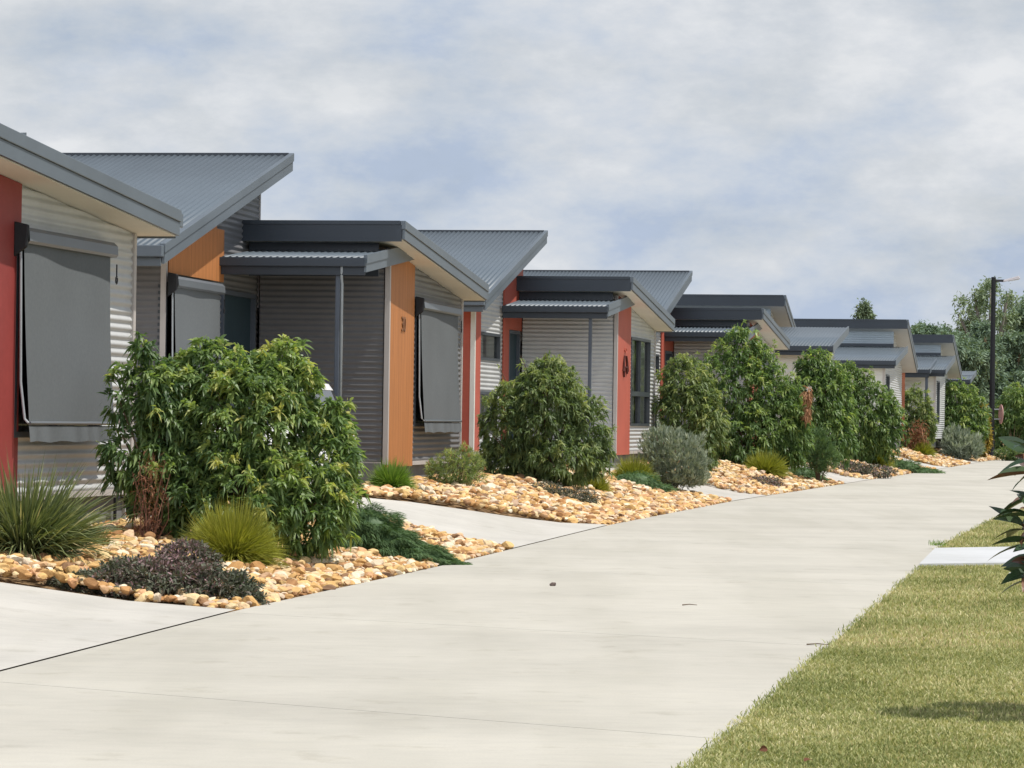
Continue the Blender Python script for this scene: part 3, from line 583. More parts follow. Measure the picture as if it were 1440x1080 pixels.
def stems(parent, lob, mt, n=14, r=.018, name='stem', origin=(0, 0, -.05)):
    b = MB(); p, d, f = scatter(lob, n, .3, 1., .1)
    for q in p:
        o = np.array(origin) + RNG.normal(0, .035, 3) * np.array([1, 1, 0]); a = o + (q - o) * .45 + np.array([0, 0, .12]) * np.linalg.norm(q - o) * .5
        b.tube([o, o + (a - o) * .5, a, q], r, 6, r * .25)
    return b.build(name, mt, parent, smooth=True)
KEEP = []
def plant_root(name, label, cat, px, py, group, Yfix=None):
    g = ground_at(px, py)
    if Yfix: g = at(px, 625, Yfix)
    g[2] = float(zg(g[0], g[1]))
    return empty(name, tuple(g), label=label, cat=cat, group=group), np.array(g)
def shrub(label, px, py, lob, tips, lpt, Ln, W, mt, droop=.7, spread=.9, up=.1, tb=.42, newg=.3, stem=14, group='garden shrubs in the rock beds', name='shrub', cat='shrub', rmin=.5, Yfix=None, dark=None, twigs=None, squash=.9):
    root, base = plant_root(name, label, cat, px, py, group, Yfix); Y = base[1]; lw = lobes_world(lob, Y, base, squash)
    p, d, f = scatter(lw, tips, rmin); n = len(p)
    tt = RNG.normal(tb, .17, n) + newg * ((f > .85) & (d[:, 2] > .15)) * RNG.uniform(0, 1, n) + .05 * np.sin(p[:, 0] * 5) 
    k = np.repeat(np.arange(n), lpt); N_ = len(k)
    P = p[k] + RNG.normal(0, Ln * .13, (N_, 3)); D = unit(d[k] * .55 + RNG.normal(0, spread * .6, (N_, 3)) + np.array([0, 0, up]))
    leaves('foliage', P, D, Ln * RNG.uniform(.65, 1.25, N_), W * RNG.uniform(.7, 1.2, N_), droop * RNG.uniform(.5, 1.4, N_), tt[k] + RNG.normal(0, .09, N_), mt, root)
    if stem: stems(root, lw, M['bark'], stem)
    if twigs:
        b = MB(); PP = []; 
        for (tx, ty, bx, by) in twigs:
            q = at(tx, ty, Y) - base; o = at(bx, by, Y) - base; b.tube([o, (o + q) / 2 + RNG.normal(0, .03, 3), q], .009, 5, .004)
            for _ in range(16): PP.append(o + (q - o) * RNG.uniform(.35, 1.02) + RNG.normal(0, .02, 3))
        b.build('shoot', M['bark'], root); PP = np.array(PP); nn = len(PP)
        leaves('shoot_leaves', PP, RNG.normal(0, 1, (nn, 3)), Ln * RNG.uniform(.6, 1, nn), W * np.ones(nn), .8, RNG.normal(.8, .12, nn), mt, root)
    return root, base, lw
def tussock(label, x0, x1, y0, y1, mt, n=2600, w=.006, group='mounded grass tussocks', name='grass_tussock', stiff=.55, tb=.5, Yfix=None):
    cx = (x0 + x1) / 2; root, base = plant_root(name, label, 'tussock', cx, y1 - (y1 - y0) * .14, group, Yfix); s = base[1] / F; R = (x1 - x0) / 2 * s * 1.3; H = (y1 - y0) * s * 1.14
    az = RNG.uniform(0, 2 * np.pi, n); el = np.arcsin(RNG.uniform(.0, 1, n)); D = np.stack([np.cos(az) * np.cos(el), np.sin(az) * np.cos(el), np.sin(el)], 1)
    P = np.stack([np.cos(az) * R * .25 * RNG.uniform(0, 1, n), np.sin(az) * R * .25 * RNG.uniform(0, 1, n), RNG.uniform(0, H * .15, n)], 1)
    Ln = np.sqrt((R * .86 * np.cos(el)) ** 2 + (H * .98 * np.sin(el)) ** 2) * RNG.uniform(.72, 1.1, n); D2 = unit(D * np.array([R, R, H]) + RNG.normal(0, .09, (n, 3)) * R)
    leaves('blades', P, unit(D2 + np.array([0, 0, .28])), Ln, np.full(n, w), (.35 + .25 * RNG.uniform(0, 1, n)) * (.12 + .88 * np.cos(el)), RNG.normal(tb, .17, n), mt, root, K=3, prof=np.array([.7, 1, .8, 0]))
    KEEP.append((base[0], base[1], R * .55, R * .55))
    b = MB(); b.tube([(0, 0, -.05), (0, 0, H * .2)], R * .16, 8, R * .1); b.build('crown_base', M['bark'], root)
    return root
def mat_plant(label, px, py, lob, mt, n, Ln, W, flow=(0, 0, 0), group='low spreading ground covers', name='ground_cover', tb=.5, spread=.5, droop=.4, squash=.9, twist=.0, fill=False):
    root, base = plant_root(name, label, 'ground cover', px, py, group); lw = lobes_world(lob, base[1], base, squash)
    for c_, q_ in lw: KEEP.append((c_[0] + base[0], c_[1] + base[1], q_[0] * .72, q_[1] * .72))
    p, d, f = scatter(lw, n, .72, .5, -.12, .7)
    # rest on the ground
    wz = zg(p[:, 0] + base[0], p[:, 1] + base[1]) - base[2]; ok = p[:, 2] > wz - .03; p, d, f = p[ok], d[ok], f[ok]; n = len(p)
    D = unit(d * .6 + RNG.normal(0, spread, (n, 3)) + np.array(flow)); t = RNG.normal(tb, .16, n) + twist * np.sin(p[:, 0] * 6 + 1) * np.cos(p[:, 1] * 5)
    leaves('foliage', p, D, Ln * RNG.uniform(.6, 1.3, n), W * RNG.uniform(.7, 1.2, n), droop, t, mt, root)
    stems(root, lw, M['bark'], 8, .010, origin=(0, 0, 0))
    if fill:                                  # the dense inner mass of old growth
        V, Fc = [], []
        for c_, q_ in lw:
            o_ = len(V)
            for i in range(9):
                for j in range(18):
                    a, e = j / 18 * 2 * np.pi, -.3 + i / 8 * (np.pi / 2 + .3); w_ = 1 + .07 * math.sin(a * 3 + i) + .05 * math.sin(a * 7 + i * 2)
                    V.append(c_ + q_ * .90 * w_ * np.array([math.cos(a) * math.cos(e), math.sin(a) * math.cos(e), math.sin(e)]))
            Fc += [(o_ + i * 18 + j, o_ + i * 18 + (j + 1) % 18, o_ + (i + 1) * 18 + (j + 1) % 18, o_ + (i + 1) * 18 + j) for i in range(8) for j in range(18)]
        np_mesh('inner_growth', np.array(V), [np.array(Fc)], mt, root, tint=np.full(len(V), .42), smooth=True)
    return root
LEAFY = 'leafy shrubs with drooping leaves'
# first rock bed
shrub('big drooping glossy green shrub, tallest and nearest of the garden shrubs', 345, 785, [(372, 594, 84, 103, 0), (262, 650, 60, 80, 0), (240, 600, 40, 70, .05), (444, 652, 60, 88, .1), (470, 592, 22, 34, .05), (325, 600, 85, 105, 0), (300, 685, 85, 90, -.1), (430, 710, 72, 70, -.15), (405, 508, 30, 32, .1), (412, 545, 34, 40, 0), (290, 510, 34, 36, .1), (345, 520, 34, 30, .1), (255, 545, 36, 50, .05), (350, 690, 80, 90, -.25), (466, 640, 40, 48, 0)],
      2300, 18, .086, .025, G1, .85, .95, .30, .50, .42, 22, LEAFY)
shrub('thinner dark leaved shrub leaning against the nearest house corner', 222, 770, [(203, 487, 20, 20, .1), (214, 545, 40, 48, .1), (172, 640, 28, 48, .0), (235, 600, 42, 60, .1), (215, 665, 40, 55, 0), (165, 560, 14, 40, 0)],
      330, 15, .092, .026, G1, 1.0, .9, .25, .33, .45, 10, LEAFY)
tussock('round lime green grass tussock in front of the big shrub', 255, 397, 720, 812, G5, 5200, .0052)
mat_plant('purple tinged dark ground cover at the driveway corner', 215, 838, [(215, 820, 98, 33, 0), (130, 829, 64, 20, 0), (300, 829, 62, 25, 0), (262, 795, 44, 33, .2), (345, 843, 26, 11, -.1), (170, 812, 34, 24, .2)], G8, 24000, .042, .014, (0, 0, .25), tb=.5, spread=.75, droop=.3, twist=.2)
mat_plant('smooth dark green cushion spilling onto the road beside the big shrub', 530, 785, [(512, 756, 54, 41, .1), (548, 772, 48, 30, 0), (585, 786, 46, 19, -.1), (622, 795, 34, 9, -.08)], G7, 60000, .050, .0052, (.4, -.2, -.2), tb=.55, spread=.17, droop=.5, fill=True)
# strappy clump at the left border
root, base = plant_root('strap_leaf_clump', 'tall strappy grass clump with arching leaves at the left border', 'grass clump', 32, 792, None)
n = 2300; az = RNG.uniform(0, 2 * np.pi, n); el = np.radians(RNG.uniform(28, 86, n)); D = np.stack([np.cos(az) * np.cos(el), np.sin(az) * np.cos(el), np.sin(el)], 1)
leaves('blades', np.stack([np.cos(az) * RNG.uniform(0, .17, n), np.sin(az) * RNG.uniform(0, .17, n), RNG.uniform(0, .05, n)], 1), D, RNG.uniform(.48, .93, n), np.full(n, .012), RNG.uniform(.15, .9, n), RNG.normal(.45, .2, n), G9, root, K=5, prof=np.array([.8, 1, .95, .8, .55, 0]))
b = MB(); b.tube([(0, 0, -.05), (0, 0, .1)], .12, 8, .08); b.build('crown_base', M['bark'], root)
tussock('straw yellow tuft behind the strappy clump', 92, 162, 735, 786, leafmat('straw_leaf', [(0, (.12, .11, .04)), (.5, (.30, .26, .10)), (1, (.5, .42, .2))], .7, .2, .2), 500, .007, None)
# dry plant
root, base = plant_root('dry_shrub', 'dead red brown twiggy plant by the nearest house corner', 'dead shrub', 208, 772, None); b = MB()
for i in range(34):
    q = at(RNG.uniform(184, 242), RNG.uniform(632, 750), base[1] + RNG.uniform(-.15, .15)) - base; o = np.array([RNG.normal(0, .03), RNG.normal(0, .03), -.02]); b.tube([o, o + (q - o) * .5 + RNG.normal(0, .03, 3), q], .006, 4, .002)
b.build('twig', M['twig'], root); p, d, f = scatter(lobes_world([(212, 690, 26, 55, 0), (200, 745, 28, 28, 0)], base[1], base), 800, .2); n = len(p)
leaves('dead_leaves', p, RNG.normal(0, 1, (n, 3)) + np.array([0, 0, .3]), .05 * RNG.uniform(.6, 1.3, n), np.full(n, .006), .2, RNG.normal(.45, .2, n), G10, root)
# second rock bed
tussock('deep green tussock below the orange panel', 517, 584, 652, 699, G6, 2600, .006)
r_, b_, lw = shrub('low olive bush with small orange flowers, second bed', 642, 690, [(640, 662, 40, 28, 0), (655, 650, 25, 22, .1), (618, 668, 20, 20, 0)], 800, 9, .055, .008, G2, .2, 1., .3, .55, .25, 10)
p, d, f = scatter(lw, 20, .95)
for q_ in p: leaves('flower', np.repeat(q_[None], 8, 0), RNG.normal(0, 1, (8, 3)) + [0, 0, .6], np.full(8, .045), np.full(8, .010), .1, RNG.normal(.85, .1, 8), G10, r_)
shrub('dull green shrub with bare shoots in front of the beige porch wall', 765, 686, [(765, 590, 62, 72, 0), (716, 600, 42, 62, 0), (826, 612, 36, 58, 0), (770, 535, 34, 36, .1), (790, 645, 62, 36, -.1), (715, 648, 44, 34, 0), (765, 560, 54, 52, 0)],
      2300, 13, .085, .023, G2, .9, .88, .22, .42, .38, 16, LEAFY, twigs=[(732, 500, 755, 560), (700, 512, 720, 565), (768, 497, 765, 560), (790, 515, 775, 570), (712, 538, 728, 580), (745, 520, 752, 570)], squash=.7)
tussock('bright tussock left of the grey bush, second bed', 858, 923, 631, 677, G5, 3000, .008, tb=.42, Yfix=47.8)
tussock('small lime tussock among the stones of the second bed', 814, 860, 666, 702, G5, 1500, .008)
mat_plant('flat dark ground cover at the front of the second bed', 795, 708, [(790, 699, 42, 12, 0), (770, 690, 24, 12, .2), (815, 703, 26, 9, 0)], G8, 4200, .045, .012, (0, 0, .2), tb=.38, spread=.7)
mat_plant('blue green cushion under the bright tussock', 900, 690, [(893, 679, 34, 15, 0), (922, 687, 24, 7, 0)], G7, 6500, .06, .008, (.4, -.3, -.2), tb=.62, spread=.25, fill=True)
shrub('grey leaved upright bush between the red panel house and the broad shrub', 945, 682, [(945, 642, 46, 38, 0), (930, 625, 26, 24, 0), (965, 655, 30, 30, 0), (935, 662, 24, 24, 0), (952, 668, 40, 16, 0), (970, 672, 26, 14, 0)], 1500, 9, .085, .014, G4, .05, .5, .75, .5, .2, 14, Yfix=48.6)
# third bed
shrub('darker broad leaved shrub left of the tall broad shrub', 965, 668, [(965, 540, 38, 42, .2), (955, 585, 36, 52, .1), (985, 600, 40, 60, 0)], 1000, 12, .105, .03, G2, .9, .88, .22, .5, .35, 12, LEAFY, Yfix=56.5, squash=.6)
r_, b_, lw = shrub('tall broad leafy shrub hiding the fourth house', 1050, 663, [(1040, 495, 30, 38, .1), (1030, 550, 55, 68, 0), (1080, 575, 46, 68, 0), (1050, 612, 66, 44, -.1), (1106, 585, 34, 54, 0), (1085, 605, 50, 56, 0), (1004, 625, 50, 40, 0), (1098, 625, 40, 38, 0), (1072, 510, 22, 30, .1)], 2700, 12, .108, .031, G3, .9, .88, .22, .42, .40, 20, LEAFY, Yfix=62.0, squash=.55)
lw2 = lobes_world([(1136, 556, 7, 14, -.3), (1135, 580, 6, 14, -.3)], b_[1], b_); p, d, f = scatter(lw2, 260, .2); n = len(p)
leaves('dried_foliage', p, RNG.normal(0, .5, (n, 3)) + np.array([0, 0, -.8]), .12 * RNG.uniform(.6, 1.2, n), np.full(n, .03), .3, RNG.normal(.8, .15, n), G10, r_)
tussock('lime tussock below the tall broad shrub', 1042, 1109, 638, 677, G5, 2200, .010, tb=.45)
mat_plant('dark green cushion right of the lime tussock, third bed', 1132, 676, [(1125, 668, 24, 11, 0), (1146, 674, 16, 6, 0)], G7, 4200, .075, .010, (.4, -.3, -.2), tb=.6, spread=.25, fill=True)
mat_plant('brownish ground cover at the edge below the lime tussock', 1070, 684, [(1068, 679, 30, 8, 0)], G8, 1600, .07, .018, (0, 0, .2), tb=.6, spread=.7)
shrub('feathery dark green bush between two broad shrubs', 1152, 660, [(1150, 632, 24, 30, 0), (1158, 645, 22, 20, 0)], 500, 9, .10, .012, G7, .1, .7, .5, .62, .2, 8, Yfix=62.9, squash=.6)
shrub('upright leafy shrub right of the dried leaf cluster', 1150, 658, [(1146, 562, 44, 58, 0), (1148, 515, 26, 24, 0), (1166, 612, 40, 38, 0), (1128, 600, 30, 44, 0), (1176, 560, 26, 40, .2)], 1700, 11, .112, .033, G3, .9, .88, .22, .42, .36, 14, LEAFY, Yfix=64.4, squash=.55)
shrub('wide leafy shrub in front of the fifth house', 1208, 655, [(1192, 548, 32, 40, 0), (1220, 585, 44, 54, 0), (1196, 608, 48, 42, 0), (1175, 585, 30, 58, 0), (1240, 600, 30, 44, 0)], 2200, 10, .125, .036, G3, .9, .88, .22, .40, .36, 16, LEAFY, Yfix=79, squash=.55)
# fourth bed
tussock('lime mound tussock by the fourth driveway edge', 1206, 1256, 631, 663, G5, 1800, .013, tb=.45)
mat_plant('brown green ground cover spreading left of the lime mound', 1195, 668, [(1190, 660, 36, 9, 0), (1232, 663, 26, 7, 0)], G8, 2600, .10, .026, (0, 0, .2), tb=.5, spread=.7)
mat_plant('dark cushion trailing to the road, fourth bed', 1282, 665, [(1270, 657, 24, 9, 0), (1298, 663, 24, 4, 0)], G7, 3600, .11, .014, (.4, -.3, -.2), tb=.6, spread=.25, fill=True)
shrub('olive shrub under the brown upright panel', 1285, 637, [(1285, 582, 24, 38, 0), (1276, 605, 20, 32, 0), (1298, 600, 18, 34, 0)], 1000, 10, .14, .038, G2, .6, .85, .15, .5, .3, 10, LEAFY, Yfix=102.3, squash=.55)
r_, base = plant_root('dry_shrub', 'reddish dried bush at the foot of the olive shrub', 'dead shrub', 1293, 641, None); p, d, f = scatter(lobes_world([(1292, 610, 15, 22, -.4), (1284, 624, 12, 12, -.4)], base[1], base), 650, .15); n = len(p)
leaves('dead_leaves', p, RNG.normal(0, .8, (n, 3)), .15 * RNG.uniform(.6, 1.2, n), np.full(n, .03), .4, RNG.normal(.5, .2, n), G10, r_)
tussock('small lime tussock below the reddish dried bush', 1278, 1316, 623, 646, G5, 1300, .016, tb=.42)
shrub('fresh green shrub left of the street lamp', 1345, 636, [(1345, 575, 30, 42, 0), (1328, 592, 24, 40, 0), (1368, 590, 22, 40, 0), (1350, 610, 34, 28, -.2)], 1700, 10, .16, .045, G3, .9, .88, .22, .45, .35, 14, LEAFY, Yfix=111, squash=.6)
shrub('silvery grey bush in front of the fresh green shrub', 1350, 646, [(1350, 627, 28, 18, 0), (1340, 618, 16, 16, 0), (1362, 632, 18, 14, 0)], 700, 8, .20, .03, G4, .05, .5, .75, .5, .2, 10)
shrub('yellowing shrub touching the street lamp', 1383, 646, [(1383, 612, 9, 30, 0), (1376, 585, 12, 18, .2)], 500, 8, .17, .045, G14, .5, .85, .1, .5, .2, 8)
shrub('big green shrub right of the street lamp', 1425, 641, [(1424, 582, 24, 42, 1), (1450, 590, 30, 50, 1), (1410, 610, 18, 34, 1), (1480, 600, 40, 45, 1)], 2200, 10, .17, .048, G3, .9, .88, .22, .45, .35, 14, LEAFY)
mat_plant('low olive hedge mound right of the lamp foot', 1416, 648, [(1416, 638, 16, 8, 0), (1435, 640, 20, 9, 0)], G2, 2600, .14, .03, (0, 0, .4), tb=.3, spread=.7)
# ------------------------------------------------------------------ trees
def tree(label, px, Y, lob, tips, lpt, Ln, W, mt, tb=.5, name='tree', group='trees behind the houses', trunk=M['bark'], r=.2, spread=1., droop=.4, base_y=None, rmin=.3, limbs=10):
    base = at(px, 640, Y); base[2] = 0.; root = empty(name, tuple(base), label=label, cat='tree', group=group); lw = lobes_world(lob, Y, base)
    p, d, f = scatter(lw, tips, rmin, .7, .5, .5); n = len(p); k = np.repeat(np.arange(n), lpt); N_ = len(k)
    P = p[k] + RNG.normal(0, Ln * .5, (N_, 3)); D = unit(d[k] * .5 + RNG.normal(0, .6 * spread, (N_, 3)))
    leaves('crown', P, D, Ln * RNG.uniform(.6, 1.3, N_), W * RNG.uniform(.7, 1.2, N_), droop, RNG.normal(tb, .12, n)[k] + RNG.normal(0, .07, N_), mt, root)
    b = MB(); top = max(c[2] + q[2] * .3 for c, q in lw); cx = np.mean([c[0] for c, q in lw]) * .5
    b.tube([(0, 0, -.1), (.05, 0, top * .3), (cx * .6, .1, top * .6), (cx, 0, top)], r, 8, r * .25)
    for j in RNG.choice(len(lw), min(limbs, len(lw)), replace=False):
        c = lw[j][0]; z0 = min(c[2] * RNG.uniform(.35, .6), top * .8); s_ = np.array([cx * z0 / top, 0, z0]); b.tube([s_, (s_ + c) / 2 + np.array([0, 0, -.2]), c, c + np.array([0, 0, lw[j][1][2] * .5])], r * .5, 6, r * .08)
    b.build('trunk', trunk, root, smooth=True)
    return root
def clumps(cx, cy, rx, ry, n, r0, r1, flat=.6):
    o = []
    for _ in range(n):
        a = RNG.uniform(0, 2 * np.pi); q = math.sqrt(RNG.uniform(0, 1)); rr = RNG.uniform(r0, r1); o.append((cx + rx * q * math.cos(a), cy + ry * q * math.sin(a), rr, rr * flat, float(RNG.uniform(-2, 2))))
    return o
tree('tall open crowned gum tree behind the street lamp', 1392, 165, clumps(1390, 442, 44, 44, 58, 3, 7) + clumps(1395, 495, 46, 34, 26, 5, 10), 950, 8, .26, .08, G12, .5, 'gum_tree', trunk=M['palebark'], r=.3)
tree('gum tree at the right picture border, taller than the wood', 1452, 170, clumps(1450, 460, 30, 46, 26, 6, 13) + clumps(1450, 520, 34, 40, 14, 9, 15), 800, 9, .36, .11, G13, .55, 'gum_tree', trunk=M['palebark'], r=.3)
wood = [(1292, 484, 22, 22, 'domed tree just right of the long roof'), (1322, 492, 26, 24, 'second domed tree above the farthest roof'), (1354, 515, 36, 48, 'dark tree left of the street lamp, behind the farthest house'), (1386, 528, 34, 70, 'dark tree directly behind the lamp post'), (1418, 535, 34, 76, 'dark tree right of the lamp post'), (1452, 540, 38, 78, 'dark tree at the right border below the gum')]
for i, (cx, cy, rx, ry, lb) in enumerate(wood):
    tree(lb, cx, 154 + 2 * i, [(cx, cy, rx * .8, ry * .8, 0)] + clumps(cx, cy - ry * .1, rx, ry, 16, 7, 12, .75) + [(cx, (cy + 610) / 2, rx * .9, max(10, (640 - cy) / 2), 0)], 2600, 9, .24, .085, G13, .5 + .06 * (i % 3 - 1), 'wood_tree', r=.25)
tree('lone brownish treetop rising above the long dark fascia', 1215, 150, [(1215, 440, 8, 11, 0), (1211, 448, 8, 9, 0), (1221, 450, 8, 9, 0), (1216, 432, 4, 7, 0), (1216, 472, 12, 20, 0)], 420, 9, .20, .07, G12, .35, 'pine_tree', r=.18, rmin=.2)
# ------------------------------------------------------------------ magnolia on the lawn
base = np.array([2.56, 13.05, .045]); root = empty('magnolia_tree', tuple(base), label='young magnolia with dark leaves, brown beneath, at the right border', cat='tree')
tr = MB(); tr.tube([(0, 0, -.05), (.02, 0, .6), (-.01, .02, 1.3), (0, 0, 1.75)], .026, 8, .012); wh = []
for px, py, dy in ((1454, 630, 0), (1458, 668, -.1), (1456, 700, .1), (1444, 742, 0), (1458, 766, -.12), (1460, 796, .05), (1458, 812, -.05), (1460, 655, .15), (1455, 725, -.2)): wh.append((at(px, py, 13.05 + dy) - base, 6))
for _ in range(58):
    a = RNG.uniform(0, 6.283); z = RNG.uniform(.42, 1.7); rr = .50 * math.sqrt(max(.05, 1 - ((z - .8) / 1.0) ** 2)) * RNG.uniform(.4, 1); q = np.array([rr * math.cos(a), rr * math.sin(a), z])
    if q[0] > -.22 + max(0, z - 1) * .5: wh.append((q, 9))
P, D, Ls = [], [], []
for q, k in wh:
    o = np.array([0, 0, max(.3, q[2] - .22)]); tr.tube([o, (o + q) / 2 + np.array([0, 0, -.02]), q], .009, 5, .005); out = unit(q - np.array([0, 0, q[2] - .1]))
    for i in range(k):
        a = 6.283 * i / k + RNG.uniform(-.3, .3); v = np.array([math.cos(a), math.sin(a), RNG.uniform(-.35, .8)]); P.append(q + RNG.normal(0, .012, 3)); D.append(v + out * .75); Ls.append(RNG.uniform(.13, .205))
Ls = np.array(Ls); n = len(P); tint = np.where(RNG.uniform(0, 1, n) < .70, RNG.uniform(.05, .42, n), RNG.uniform(.55, 1, n))
leaves('foliage', np.array(P), np.array(D), Ls, Ls * .33, RNG.uniform(.1, .7, n), tint, G11, root, K=7, prof=np.array([.10, .55, .88, 1, .95, .74, .4, 0]), cup=.14); tr.build('trunk', M['bark'], root, smooth=True)
# ------------------------------------------------------------------ street lamp with its sign
p = flat(1394, 645.5); root = empty('street_lamp', (p[0], p[1], 0), label='black street lamp at the far bend of the road', cat='street lamp'); Hh = 6.72
b = MB(); b.tube([(0, 0, -.1), (0, 0, 1.2), (0, 0, Hh)], .115, 12, .085); b.build('pole', M['black'], root, smooth=False)
b = MB(); b.box(-.19, .19, -.19, .19, -.05, .03); b.tube([(0, 0, .03), (0, 0, .3)], .16, 12, .125); b.build('base_plate', M['black'], root)
b = MB(); b.tube([(-.0, 0, Hh - .13), (.40, 0, Hh - .13)], .045, 8); b.build('arm', M['black'], root)
b = MB(); b.hexa([(.34, -.09, Hh - .18), (.98, -.14, Hh - .06), (.98, .14, Hh - .06), (.34, .09, Hh - .18), (.36, -.06, Hh - .10), (.92, -.10, Hh + .06), (.92, .10, Hh + .06), (.36, .06, Hh - .10)]); hd = b.build('lamp_head', M['lampmetal'], root, .02)
b = MB(); b.hexa([(.55, -.08, Hh - .155), (.92, -.1, Hh - .088), (.92, .1, Hh - .088), (.55, .08, Hh - .155), (.55, -.08, Hh - .145), (.92, -.1, Hh - .075), (.92, .1, Hh - .075), (.55, .08, Hh - .145)]); b.build('lamp_lens', M['whitebox'], hd)
sg = empty('road_sign', (p[0] + .12, p[1] - .02, 1.66), .08, label='round sign seen edge on, fixed to the lamp post', cat='sign')
b = MB(); b.tube([(.205, 0, 0), (.225, 0, 0)], .36, 28); b.build('sign_disc', M['signred'], sg)
b = MB(); b.box(-.05, .204, -.03, .03, .16, .20); b.box(-.05, .204, -.03, .03, -.20, -.16); b.build('bracket', M['pipe'], sg)
# ------------------------------------------------------------------ parked car by the second house
th = math.atan(.169); o = np.array([-1.469, 37.598]) ; lx, ly = -.63, -3.84
cxw = o[0] + lx * math.cos(th) + ly * math.sin(th); cyw = o[1] - lx * math.sin(th) + ly * math.cos(th); gz = .25
car = empty('parked_car', (cxw, cyw, gz), -th, label='white parked car under the porch roof behind the big shrub', cat='car'); car.scale = (1.08, 1.05, 1.08)
SEC = [(-1.80, .30, .55, .60, .66), (-1.72, .22, .70, .66, .70), (-1.2, .16, .78, .70, .74), (-.5, .15, .80, .71, .75), (.4, .15, .80, .71, .75), (1.2, .16, .80, .70, .74), (1.62, .2, .78, .67, .71), (1.74, .30, .62, .60, .66)]
b = MB(); rings = []
for y, zb, zt, hw, hm in SEC:
    rings.append([(-hw, y, zb), (-hm, y, zb + .12), (-hm, y, (zb + zt) / 2 + .05), (-hw * .96, y, zt), (0, y, zt + .03), (hw * .96, y, zt), (hm, y, (zb + zt) / 2 + .05), (hm, y, zb + .12), (hw, y, zb), (0, y, zb)])
for a, c in zip(rings[:-1], rings[1:]):
    for j in range(10): b.quad(a[j], a[(j + 1) % 10], c[(j + 1) % 10], c[j])
b.quad(*rings[0][::-1]); b.quad(*rings[-1]); b.build('body', M['carpaint'], car, smooth=False)
GH = [(-1.0, .62), (-.45, .55), (.3, .55), (1.15, .54), (1.5, .60)]
b = MB(); lo_ = [(-1.05, .66), (-.5, .68), (.3, .68), (1.2, .66), (1.66, .62)]; hi_ = [(-.42, .50), (-.3, .53), (.3, .54), (1.1, .52), (1.28, .50)]
for s_ in (-1, 1):
    for i in range(4): b.quad((s_ * lo_[i][1], lo_[i][0], .79), (s_ * lo_[i + 1][1], lo_[i + 1][0], .79), (s_ * hi_[i + 1][1], hi_[i + 1][0], 1.16), (s_ * hi_[i][1], hi_[i][0], 1.16))
for i in (0, 4): b.quad((-lo_[i][1], lo_[i][0], .79), (lo_[i][1], lo_[i][0], .79), (hi_[i][1], hi_[i][0], 1.16), (-hi_[i][1], hi_[i][0], 1.16))
b.build('window', M['darkglass'], car)
b = MB()
for i in range(4): b.hexa([(-hi_[i][1] - .01, hi_[i][0], 1.15), (hi_[i][1] + .01, hi_[i][0], 1.15), (hi_[i + 1][1] + .01, hi_[i + 1][0], 1.15), (-hi_[i + 1][1] - .01, hi_[i + 1][0], 1.15), (-hi_[i][1] * .92, hi_[i][0], 1.215), (hi_[i][1] * .92, hi_[i][0], 1.215), (hi_[i + 1][1] * .92, hi_[i + 1][0], 1.215), (-hi_[i + 1][1] * .92, hi_[i + 1][0], 1.215)])
b.build('roof', M['carpaint'], car)
for sx_ in (-1, 1):
    for y in (-1.15, 1.15):
        b = MB(); b.tube([(sx_ * .60, y, .28), (sx_ * .76, y, .28)], .28, 20); w_ = b.build('wheel', M['rubber'], car); b = MB(); b.tube([(sx_ * .755, y, .28), (sx_ * .775, y, .28)], .17, 14); b.build('rim', M['pipe'], w_)
    for y, mt_, nm in ((1.735, M['signred'], 'tail_light'), (-1.79, M['whitebox'], 'headlight')):
        b = MB(); b.box(sx_ * .5 - .09, sx_ * .5 + .09, y - .03, y + .03, .52, .62); b.build(nm, mt_, car)
b = MB(); b.box(-.68, .68, 1.70, 1.80, .17, .36); b.box(-.68, .68, -1.86, -1.76, .17, .36); b.build('bumper', M['rubber'], car)
# ------------------------------------------------------------------ small things round the houses
th1 = math.atan(.202)
def hp(O, dr, l): th = math.atan(dr); return (O[0] + l[0] * math.cos(th) + l[1] * math.sin(th), O[1] - l[0] * math.sin(th) + l[1] * math.cos(th), O[2] + l[2])
O1 = (-3.942, 22.347, .593)
t = empty('garden_tap', hp(O1, .202, (.0, 3.62, -.40)), -th1, label='dark tap on a riser pipe at the nearest house plinth', cat='tap'); b = MB(); b.tube([(.03, 0, 0), (.03, 0, .33)], .014, 8); b.build('riser', M['black'], t)
b = MB(); b.tube([(.03, 0, .31), (.03, .10, .33), (.06, .14, .33), (.07, .15, .27)], .013, 8); b.tube([(.03, .08, .33), (.03, .08, .375)], .006, 6); b.tube([(.03, .045, .375), (.03, .115, .375)], .008, 6); b.build('tap', M['black'], t)
a = empty('air_conditioner', hp(O1, .202, (-.34, 4.62, -.36)), -th1, label='white air conditioner with dark grille past the nearest house corner', cat='air conditioner'); b = MB(); b.box(-.42, .42, -.15, .15, 0, .56); b.build('case', M['whitebox'], a, .02)
b = MB(); b.box(-.40, .40, -.158, -.151, .13, .44); b.build('grille', M['black'], a); b = MB(); b.box(-.4, -.3, -.14, .14, -.08, -.001); b.box(.3, .4, -.14, .14, -.08, -.001); b.build('foot', M['black'], a)
O3 = (1.704, 52.547, .70); w = empty('wall_ornament', hp(O3, .193, (.025, .80, 1.20)), -math.atan(.193), label='dark iron ornament hanging on the red panel', cat='ornament'); w.scale = (.8, 1.3, .5); w.location.z += .14
b = MB()
for s_ in (-1, 1): b.tube([(0.01, s_ * .07, .50), (.012, s_ * .13, .28), (.012, s_ * .15, .1), (.012, s_ * .17, -.02)], .022, 6, .035)
b.tube([(.012, -.17, .12), (.012, .17, .12)], .03, 6); b.tube([(.012, -.10, .1), (.012, -.10, -.22)], .035, 6, .02); b.tube([(.012, .12, .1), (.012, .14, -.1)], .035, 6, .02); b.build('iron_body', M['rust'], w)
